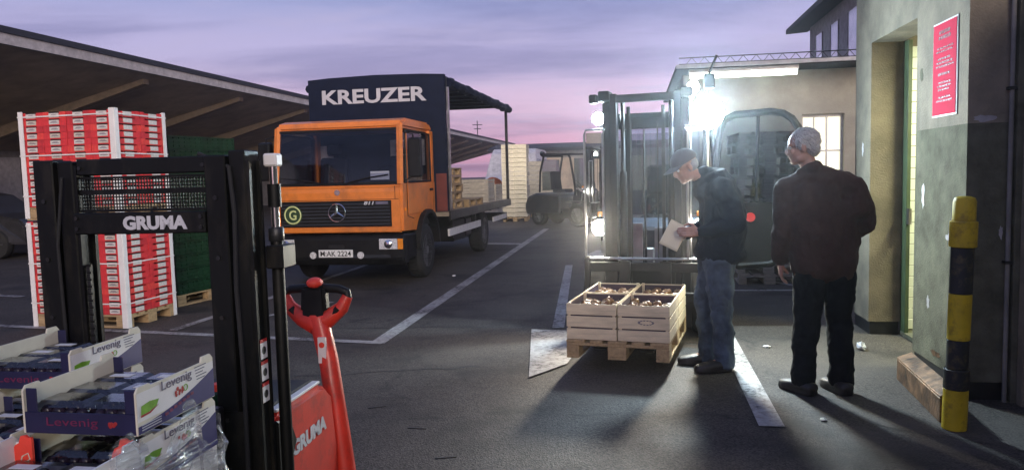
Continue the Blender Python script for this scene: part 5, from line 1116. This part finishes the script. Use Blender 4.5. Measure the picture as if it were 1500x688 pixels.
film.add(vs, fs); tag(film.build('stretch_film', 'film', None, smooth=True), 'shiny crumpled stretch film wrapped round the fruit trays', 'film')

# ================================================================== PEOPLE
def chain(mb, pts, u=12, w=8):
    for i, (p, r) in enumerate(pts):
        mb.ball(p, r, (1, 1, 1), None, u, w)
        if i: q, s = pts[i - 1]; mb.cyl(q, p, s, r, u)
def grow(name, mb, m, parent, voxel, smooth=3, folds=0.0, fscale=0.12, floor=None):
    me = bpy.data.meshes.new(name); me.from_pydata([tuple(v) for v in mb.v], [], mb.f); bm = bmesh.new(); bm.from_mesh(me); bmesh.ops.recalc_face_normals(bm, faces=bm.faces); bm.to_mesh(me); bm.free()
    o = bpy.data.objects.new('tmp', me); COL.objects.link(o)
    a = o.modifiers.new('r', 'REMESH'); a.mode = 'VOXEL'; a.voxel_size = voxel; a.use_smooth_shade = True
    if smooth: b = o.modifiers.new('s', 'SMOOTH'); b.iterations = smooth; b.factor = 0.5
    if folds:
        tx = bpy.data.textures.new('folds', 'CLOUDS'); tx.noise_scale = fscale; tx.noise_depth = 2
        d = o.modifiers.new('d', 'DISPLACE'); d.texture = tx; d.strength = folds; d.mid_level = 0.5; d.texture_coords = 'LOCAL'
        if folds > 0.02:
            t2 = bpy.data.textures.new('creases', 'MARBLE'); t2.noise_scale = 0.16; t2.turbulence = 7.0; t2.marble_type = 'SHARP'; d2 = o.modifiers.new('e', 'DISPLACE'); d2.texture = t2; d2.strength = 0.010; d2.mid_level = 0.6; d2.texture_coords = 'LOCAL'
    dg = bpy.context.evaluated_depsgraph_get(); res = bpy.data.meshes.new_from_object(o.evaluated_get(dg)); bpy.data.objects.remove(o)
    if floor is not None:
        for v in res.vertices: v.co.z = max(v.co.z, floor)
    for p in res.polygons: p.use_smooth = True
    res.materials.clear(); res.name = name
    return link(name, res, m, parent)
def head_into(mb, c, face, tilt):                       # face: heading angle of the nose in the xy plane; tilt: nod down
    F = Vector((math.cos(face), math.sin(face), 0)); S = Vector((-F.y, F.x, 0)); U = Vector((0, 0, 1))
    rot = Matrix.Rotation(tilt, 3, S)
    F, U = rot @ F, rot @ U; c = Vector(c)
    B3 = Matrix((F, S, U)).transposed()
    def at(f, s, u): return c + F * f + S * s + U * u
    mb.ball(at(-0.012, 0, 0.030), 0.092, (1.06, 0.82, 0.98), B3); mb.ball(at(0.030, 0, -0.035), 0.068, (0.92, 0.86, 1.15), B3)
    mb.ball(at(0.058, 0, -0.088), 0.030, (0.95, 1.15, 0.8), B3); mb.ball(at(0.012, 0.038, -0.072), 0.032, (1.3, 0.7, 1), B3); mb.ball(at(0.012, -0.038, -0.072), 0.032, (1.3, 0.7, 1), B3)
    chain(mb, [(at(0.084, 0, 0.012), 0.010), (at(0.102, 0, -0.018), 0.013), (at(0.096, 0, -0.030), 0.013)], 8, 6)     # nose
    mb.ball(at(0.096, 0.012, -0.030), 0.009); mb.ball(at(0.096, -0.012, -0.030), 0.009)
    for s in (-1, 1):
        mb.ball(at(0.074, s * 0.032, 0.026), 0.017, (0.9, 1.6, 0.6), B3)          # brow
        mb.ball(at(0.066, s * 0.040, -0.020), 0.022, (0.8, 1, 0.9), B3)          # cheek
        mb.ball(at(-0.008, s * 0.080, -0.008), 0.030, (0.62, 0.28, 1.05), B3)    # ear
    mb.ball(at(0.083, 0, -0.052), 0.012, (0.9, 2.0, 0.6), B3); mb.ball(at(0.080, 0, -0.064), 0.012, (0.9, 1.7, 0.6), B3)   # lips
    return at, B3
def hand_into(mb, wrist, d, side, palm_n, curl=0.5, scale=1.0):     # d: direction of fingers, side: direction of the thumb, palm_n: palm normal
    w = Vector(wrist); d = Vector(d).normalized(); s = Vector(side).normalized(); n = Vector(palm_n).normalized(); k = scale
    for off in (-0.028, -0.010, 0.010, 0.028):
        chain(mb, [(w + s * off * 0.6 * k, 0.017 * k), (w + d * 0.045 * k + s * off * k, 0.0145 * k), (w + d * 0.085 * k + s * off * k, 0.0125 * k)], 8, 6)
    tips = []
    for off, L in ((0.030, 0.070), (0.010, 0.080), (-0.010, 0.074), (-0.029, 0.058)):
        p0 = w + d * 0.085 * k + s * off * k; dirv = d.copy(); pts = [(p0, 0.0100 * k)]
        for j, f in enumerate((0.42, 0.33, 0.25)):
            dirv = (dirv + n * math.tan(curl * (0.5 + 0.25 * j))).normalized(); p0 = p0 + dirv * L * f * k; pts.append((p0, (0.0092 - 0.0009 * j) * k))
        chain(mb, pts, 8, 6); tips.append(p0)
    t0 = w + d * 0.018 * k + s * 0.026 * k
    chain(mb, [(t0, 0.016 * k), (t0 + (d * 0.5 + s * 0.8 + n * 0.3).normalized() * 0.042 * k, 0.0122 * k), (t0 + (d * 0.75 + s * 0.55 + n * 0.5).normalized() * 0.075 * k, 0.0098 * k), (t0 + (d * 0.9 + s * 0.3 + n * 0.6).normalized() * 0.096 * k, 0.0085 * k)], 8, 6)
    return tips

def shoe_into(mb, heel, toe, z=0.0):
    h, t = Vector((*heel, 0)), Vector((*toe, 0)); d = (t - h).normalized(); s = Vector((-d.y, d.x, 0)); L = (t - h).length
    prof = ((0.08, 0.020, 0.040, 0.052), (0.22, 0.022, 0.044, 0.058), (0.42, 0.022, 0.042, 0.050), (0.62, 0.026, 0.040, 0.042), (0.80, 0.026, 0.036, 0.036), (0.92, 0.016, 0.032, 0.032))
    for q in (-1, -0.5, 0, 0.5, 1):
        chain(mb, [(h + d * L * u + s * q * hw + Vector((0, 0, z + zz)), rr * (1 - 0.12 * abs(q))) for u, hw, rr, zz in prof], 10, 7)
        chain(mb, [(h + d * L * u + s * q * hw * 1.25 + Vector((0, 0, z + 0.018)), 0.028) for u, hw, rr, zz in prof], 10, 7)

def person_cap():
    O = Vector((1.57, 5.80, 0)); r0 = tag(bpy.data.objects.new('x', None)) if False else None
    hip, chest, neck, headc = Vector((0.02, 0, 0.95)), Vector((0.03, 0, 1.30)), Vector((-0.09, 0.0, 1.49)), Vector((-0.225, 0.0, 1.575))
    faceA = R(188); mb = MB()
    at, B3 = head_into(mb, headc, faceA, R(28))
    chain(mb, [(neck, 0.052), (headc + Vector((0.035, 0, -0.045)), 0.050)])
    chain(mb, [(hip, 0.11), ((0.05, 0, 1.12), 0.105), (chest, 0.12), (neck, 0.06)])
    SL, SR = Vector((-0.01, -0.19, 1.41)), Vector((-0.02, 0.19, 1.41))           # near (left) and far (right) shoulder
    EL, ER = Vector((0.09, -0.27, 1.14)), Vector((0.02, 0.27, 1.13)); WL, WR = Vector((-0.17, -0.16, 1.085)), Vector((-0.21, 0.10, 1.04))
    for s_, e_, w_ in ((SL, EL, WL), (SR, ER, WR)): chain(mb, [(chest + Vector((0, 0, 0.06)), 0.05), (s_, 0.045), (e_, 0.038), (w_, 0.027)])
    hand_into(mb, WL, (-1, 0.12, 0.02), (0.05, 0.25, 1), (0.2, 1, -0.15), 0.55)
    hand_into(mb, WR, (-1, -0.35, 0.0), (0, -0.3, 1), (0.1, -1, -0.2), 0.45)
    feet = []
    for s, fx_ in ((-1, 0.02), (1, -0.05)):
        kx = fx_ - 0.02; an = Vector((fx_ + 0.015, s * 0.105, 0.09)); chain(mb, [(hip + Vector((0, s * 0.085, -0.03)), 0.085), ((kx + 0.01, s * 0.10, 0.50), 0.052), (an, 0.038), (an + Vector((-0.12, s * 0.015, -0.055)), 0.03)]); feet.append((an, s))
    body = grow('person', mb, 'skin', None, 0.0055, 2); body.location = O
    tag(body, 'man in dark jacket, jeans and cap looking down at a paper', 'person')
    jk = MB()
    chain(jk, [((0.05, 0, 0.93), 0.165), ((0.075, 0, 1.08), 0.175), ((0.065, 0, 1.25), 0.175), ((0.04, 0, 1.38), 0.15), ((-0.02, 0, 1.46), 0.105), ((-0.085, 0, 1.50), 0.075)], 16, 10)
    for s in (-1, 1): chain(jk, [((0.03, s * 0.07, 0.93), 0.155), ((0.06, s * 0.085, 1.10), 0.16), ((0.05, s * 0.09, 1.26), 0.15), ((0.01, s * 0.12, 1.38), 0.105)], 14, 9)
    for s_, e_, w_ in ((SL, EL, WL), (SR, ER, WR)):
        wv = w_ + (e_ - w_).normalized() * 0.035
        chain(jk, [(s_ + Vector((0.02, 0, 0.0)), 0.088), (s_.lerp(e_, 0.5) + Vector((0.015, 0, 0)), 0.080), (e_, 0.072), (e_.lerp(wv, 0.5), 0.060), (wv, 0.046)], 14, 9)
    chain(jk, [((-0.04, 0, 1.40), 0.12), ((-0.085, 0, 1.455), 0.085)], 12, 8)
    chain(jk, [((0.02, -0.09, 1.49), 0.052), ((0.055, 0.0, 1.50), 0.06), ((0.02, 0.09, 1.49), 0.052)], 12, 8)      # hood lying on the shoulders
    for s in (-1, 1): chain(jk, [((-0.02, s * 0.09, 1.495), 0.04), ((-0.12, s * 0.055, 1.46), 0.03)], 10, 7)
    hem = jk; hem.lathe([(0.175, 0.86), (0.195, 0.885), (0.195, 0.93), (0.17, 0.96)], (0.04, 0, 0), n=24)
    grow('jacket', jk, 'jacket_blue', body, 0.010, 3, 0.045, 0.12)
    tr = MB()
    for an, s in feet:
        chain(tr, [((0.02, s * 0.07, 0.93), 0.135), ((0.01, s * 0.085, 0.78), 0.115), ((an.x - 0.015, s * 0.098, 0.50), 0.088), ((an.x + 0.005, s * 0.102, 0.25), 0.078), ((an.x + 0.008, s * 0.105, 0.075), 0.080)], 16, 9)
    grow('jeans', tr, 'jeans', body, 0.009, 2, 0.040, 0.09, floor=0.022)
    for an, s in feet:
        sh = MB(); shoe_into(sh, (an.x + 0.055, an.y), (an.x - 0.225, an.y + s * 0.03)); grow('shoe', sh, 'shoe', body, 0.008, 2, floor=0.0)
    # cap with brim
    cp = MB(); cp.ball(at(-0.012, 0, 0.045), 0.103, (1.08, 0.90, 0.92), B3, 20, 12)
    cpo = cp.mesh('cap', smooth=True); bm = bmesh.new(); bm.from_mesh(cpo)
    U3 = B3.col[2]; bmesh.ops.bisect_plane(bm, geom=bm.verts[:] + bm.edges[:] + bm.faces[:], plane_co=at(0, 0, 0.038), plane_no=U3, clear_inner=True); bm.to_mesh(cpo); bm.free()
    cap = link('cap', cpo, 'cap', body)
    br = MB(); top = []; bot = []
    for i in range(13):
        a = R(-75 + i * 12.5); top.append(at(0.055 + 0.122 * math.cos(a), 0.086 * math.sin(a), 0.040 - 0.020 * math.cos(a) + 0.010 * math.cos(2 * a)))
    inn = [at(0.078 * math.cos(R(-80 + i * 13.3)) + 0.004, 0.084 * math.sin(R(-80 + i * 13.3)), 0.046) for i in range(13)]
    vs = top + inn + [p - U3 * 0.005 for p in top] + [p - U3 * 0.005 for p in inn]; fs = []
    for i in range(12):
        fs += [(i, i + 1, 13 + i + 1, 13 + i), (26 + i, 39 + i, 39 + i + 1, 26 + i + 1), (i, 26 + i, 27 + i, i + 1), (13 + i, 14 + i, 40 + i, 39 + i)]
    br.add(vs, fs); br.build('brim', 'cap', cap, smooth=True)
    hr_ = MB(); hr_.ball(at(-0.035, 0, 0.0), 0.088, (0.86, 0.93, 0.72), B3); grow('hair', hr_, 'hair', body, 0.008, 1, 0.008, 0.02)
    for s in (-1, 1): MB().ball(at(0.072, s * 0.032, 0.006), 0.0115).build('eye', 'white', body, smooth=True)
    return O, WL, WR
capO, capWL, capWR = person_cap()
# paper in the hands
pp = thing('paper_sheet', 'pale yellowish sheet of paper held by the man in cap', 'paper', capO + Vector((-0.325, -0.05, 1.055)))
pp.rotation_euler = (R(-14), R(27), R(-16))
N = 8; vs = []; fs = []
for i in range(N + 1):
    for j in range(N + 1):
        x = (i / N - 0.5) * 0.15; z = (j / N - 0.5) * 0.21; vs.append((x, 0.010 * math.sin(i / N * 3.1) + 0.006 * (j / N) ** 2, z))
for i in range(N):
    for j in range(N): a = i * (N + 1) + j; fs.append((a, a + N + 1, a + N + 2, a + 1))
mbp = MB(); mbp.add(vs, fs); sh = mbp.build('sheet', 'paper', pp, smooth=True); so = sh.modifiers.new('t', 'SOLIDIFY'); so.thickness = 0.0012

def person_old():
    O = Vector((2.115, 5.07, 0))
    mb = MB(); headc = Vector((-0.145, 0.02, 1.685)); neck = Vector((-0.085, -0.005, 1.50)); hip = Vector((0.0, 0, 0.96)); chest = Vector((-0.02, 0, 1.33))
    at, B3 = head_into(mb, headc, R(160), R(8))
    chain(mb, [(neck, 0.058), (headc + Vector((0.02, 0, -0.06)), 0.052)])
    chain(mb, [(hip, 0.125), ((-0.01, 0, 1.14), 0.125), (chest, 0.13), (neck, 0.065)])
    SL, SR = Vector((-0.235, 0.04, 1.405)), Vector((0.185, -0.04, 1.405))
    EL, ER = Vector((-0.275, 0.02, 1.11)), Vector((0.285, -0.02, 1.16)); WL, WR = Vector((-0.265, 0.09, 0.90)), Vector((0.14, 0.17, 1.02))
    for s_, e_, w_ in ((SL, EL, WL), (SR, ER, WR)): chain(mb, [(chest + Vector((0, 0, 0.06)), 0.05), (s_, 0.045), (e_, 0.041), (w_, 0.029)])
    hand_into(mb, WL, (0.10, 0.15, -1), (0.2, 0.9, 0.1), (1, -0.2, 0.15), 0.5, 1.05)
    hand_into(mb, WR, (-0.8, 0.3, -0.35), (0, 0.2, 1), (-0.3, -1, 0), 0.4)
    feet = [(Vector((-0.115, 0.03, 0.09)), -1, (-0.135, -0.02), (-0.175, 0.0)), (Vector((0.120, 0.0, 0.09)), 1, None, None)]
    lh = Vector((-0.095, 0, 0.92)); rh = Vector((0.095, 0, 0.92))
    for h, k, a in ((lh, (-0.105, 0.02, 0.50), (-0.125, 0.01, 0.09)), (rh, (0.115, 0.03, 0.50), (0.125, 0.0, 0.09))):
        chain(mb, [(h, 0.09), (k, 0.055), (a, 0.04), ((a[0] - 0.05, a[1] + 0.10, 0.035), 0.03)])
    body = grow('person', mb, 'skin', None, 0.0055, 2); body.location = O
    tag(body, 'grey haired man with glasses, brown jacket and dark trousers seen from behind', 'person')
    jk = MB()
    chain(jk, [((0, 0, 0.90), 0.15), ((-0.005, 0, 1.05), 0.155), ((-0.015, 0, 1.25), 0.160), ((-0.03, 0, 1.38), 0.14), ((-0.06, 0, 1.47), 0.10), ((-0.085, 0, 1.525), 0.072)], 16, 10)
    for s in (-1, 1): chain(jk, [((s * 0.085, 0, 0.89), 0.135), ((s * 0.095 - 0.005, 0, 1.06), 0.14), ((s * 0.11 - 0.015, 0, 1.24), 0.135), ((s * 0.13 - 0.025, 0, 1.37), 0.105)], 14, 9)
    for s_, e_, w_, cr_ in ((SL, EL, WL, 0.05), (SR, ER, WR, 0.052)):
        wv = w_ + (e_ - w_).normalized() * 0.03
        chain(jk, [(s_, 0.085), (s_.lerp(e_, 0.5), 0.080), (e_, 0.070), (e_.lerp(wv, 0.5), 0.060), (wv, cr_)], 14, 9)
    for s_ in (SL, SR): chain(jk, [((-0.075, 0, 1.50), 0.075), (Vector((-0.05, 0, 1.455)).lerp(s_, 0.5) + Vector((0, 0, 0.01)), 0.092), (s_ + Vector((0, 0, -0.012)), 0.088), (s_ + Vector((0, 0, -0.14)), 0.10)], 14, 9)
    chain(jk, [((-0.16, 0.02, 1.525), 0.03), ((-0.10, -0.062, 1.545), 0.034), ((-0.02, 0.0, 1.53), 0.032)], 10, 7)      # collar
    grow('jacket', jk, 'jacket_brown', body, 0.010, 3, 0.042, 0.13)
    wb = MB(); n = 28
    wb.add([], [])
    prof = []
    tr = MB()
    for h, k, a in ((lh, (-0.108, 0.02, 0.50), (-0.125, 0.01, 0.06)), (rh, (0.115, 0.03, 0.50), (0.122, 0.0, 0.06))):
        chain(tr, [((h.x * 0.75, 0, 0.94), 0.125), ((h.x, 0.0, 0.80), 0.110), (k, 0.086), ((a[0], a[1] + 0.005, 0.25), 0.082), ((a[0], a[1], 0.085), 0.084)], 16, 9)
    grow('trousers', tr, 'trousers', body, 0.009, 2, 0.038, 0.10, floor=0.020)
    for a in ((-0.135, 0.0), (0.115, -0.01)):
        sh = MB(); f = Vector((-0.42, 0.90, 0)).normalized() if a[0] < 0 else Vector((-0.15, 0.98, 0)).normalized()
        h = Vector((a[0], a[1], 0)) - f * 0.09; t = Vector((a[0], a[1], 0)) + f * 0.20; shoe_into(sh, (h.x, h.y), (t.x, t.y)); grow('shoe', sh, 'shoe', body, 0.008, 2, floor=0.0)
    hr_ = MB(); hr_.ball(at(-0.026, 0, 0.042), 0.098, (1.0, 0.87, 0.88), B3); hr_.ball(at(-0.062, 0, -0.012), 0.070, (0.72, 1.05, 0.85), B3)
    for s in (-1, 1): hr_.ball(at(0.005, s * 0.066, 0.025), 0.034, (0.9, 0.5, 1.0), B3)
    hr0 = grow('hair', hr_, 'hair', body, 0.007, 1, 0.006, 0.02)
    rg = random.Random(5); hs = MB(); me = hr0.data; nv = len(me.vertices)                  # short combed locks over the scalp
    for q in range(3400):
        v = me.vertices[rg.randrange(nv)]; p, nn = v.co.copy(), v.normal.copy()
        rel = (B3.transposed() @ (p - at(0, 0, 0)))
        flow = (-B3.col[2] * 0.75 - B3.col[0] * 0.55 + Vector((rg.uniform(-.35, .35), rg.uniform(-.35, .35), rg.uniform(-.35, .35)))); flow = (flow - nn * flow.dot(nn)).normalized(); w = nn.cross(flow) * rg.uniform(0.0007, 0.0016); L = rg.uniform(0.018, 0.038); out_ = rg.uniform(0.001, 0.008)
        hs.add([p - w, p + w, p + flow * L * 0.6 + nn * out_ + w * 0.8, p + flow * L * 0.6 + nn * out_ - w * 0.8, p + flow * L + nn * out_ * rg.uniform(0.3, 1.2)], [(0, 1, 2, 3), (3, 2, 4)])
    tag(hs.build('hair_locks', 'hair_light', hr0), kind='stuff')
    gl = MB()
    for s in (-1, 1):
        gl.tube([at(0.096, s * 0.033 + 0.021 * math.cos(R(q)), 0.004 + 0.017 * math.sin(R(q))) for q in range(0, 360, 30)], 0.0018, 5, True); gl.tube([at(0.094, s * 0.055, 0.008), at(0.05, s * 0.077, 0.008), at(-0.01, s * 0.082, 0.006)], 0.0018, 5)
    gl.tube([at(0.097, -0.012, 0.008), at(0.097, 0.012, 0.008)], 0.0018, 5); gl.build('glasses', 'darksteel', body)
    for s in (-1, 1): MB().ball(at(0.074, s * 0.032, 0.006), 0.0115).build('eye', 'white', body, smooth=True)
person_old()

# ================================================================== LITTER
def crumple(label, loc, r, m, sc=(1, 0.7, 0.25)):
    mb = MB(); mb.ball((0, 0, r * sc[2]), r, sc, None, 10, 6); mb.v = [(x * random.uniform(.75, 1.2), y * random.uniform(.75, 1.2), max(0.0, z * random.uniform(.6, 1.3))) for x, y, z in mb.v]
    o = mb.build('litter_scrap', m); o.location = (*loc, 0.001); o.rotation_euler = (0, 0, random.uniform(0, 3)); tag(o, label, 'litter', 'litter on the asphalt')
crumple('small white paper scrap on asphalt left of grey haired man', (2.19, 6.42), 0.035, 'stickerw')
crumple('crumpled pale plastic scrap by the wall behind grey haired man', (2.93, 6.25), 0.06, 'letter', (1, 0.6, 0.5))
crumple('tiny white scrap beside the truck front wheel', (-0.92, 11.6), 0.04, 'stickerw')
crumple('pale scrap on asphalt before the wall rail', (1.88, 4.5), 0.03, 'cream')
for i, (x, y, a) in enumerate(((-0.95, 5.0, 0.3), (-0.62, 4.55, -0.2), (-0.4, 4.05, 0.15))):
    mb = MB().box(-0.06, 0.06, -0.008, 0.008, 0.001, 0.004); o = mb.build('wood_splinter', 'bblack'); o.location = (x, y, 0.0); o.rotation_euler = (0, 0, a); tag(o, 'dark splinter of wood on the asphalt, %s from the truck' % ORD[i], 'splinter', 'splinters on the asphalt')

# ================================================================== HAZE (added volume imitating lens bloom round the lamps)
hz = MB().box(-48, 48, -20, 104, -1.0, 8.6).build('haze', None); tag(hz, 'thin haze volume added over the yard for the lamp glow', kind='stuff')
hm = bpy.data.materials.new('glow_haze'); hm.use_nodes = True; hn = hm.node_tree.nodes; hn.remove(hn['Principled BSDF'])
pv = hn.new('ShaderNodeVolumePrincipled'); pv.inputs['Color'].default_value = (0.92, 0.93, 0.97, 1); pv.inputs['Density'].default_value = 0.0023; pv.inputs['Anisotropy'].default_value = 0.90
hm.node_tree.links.new(pv.outputs[0], hn['Material Output'].inputs['Volume']); hz.data.materials.append(hm)
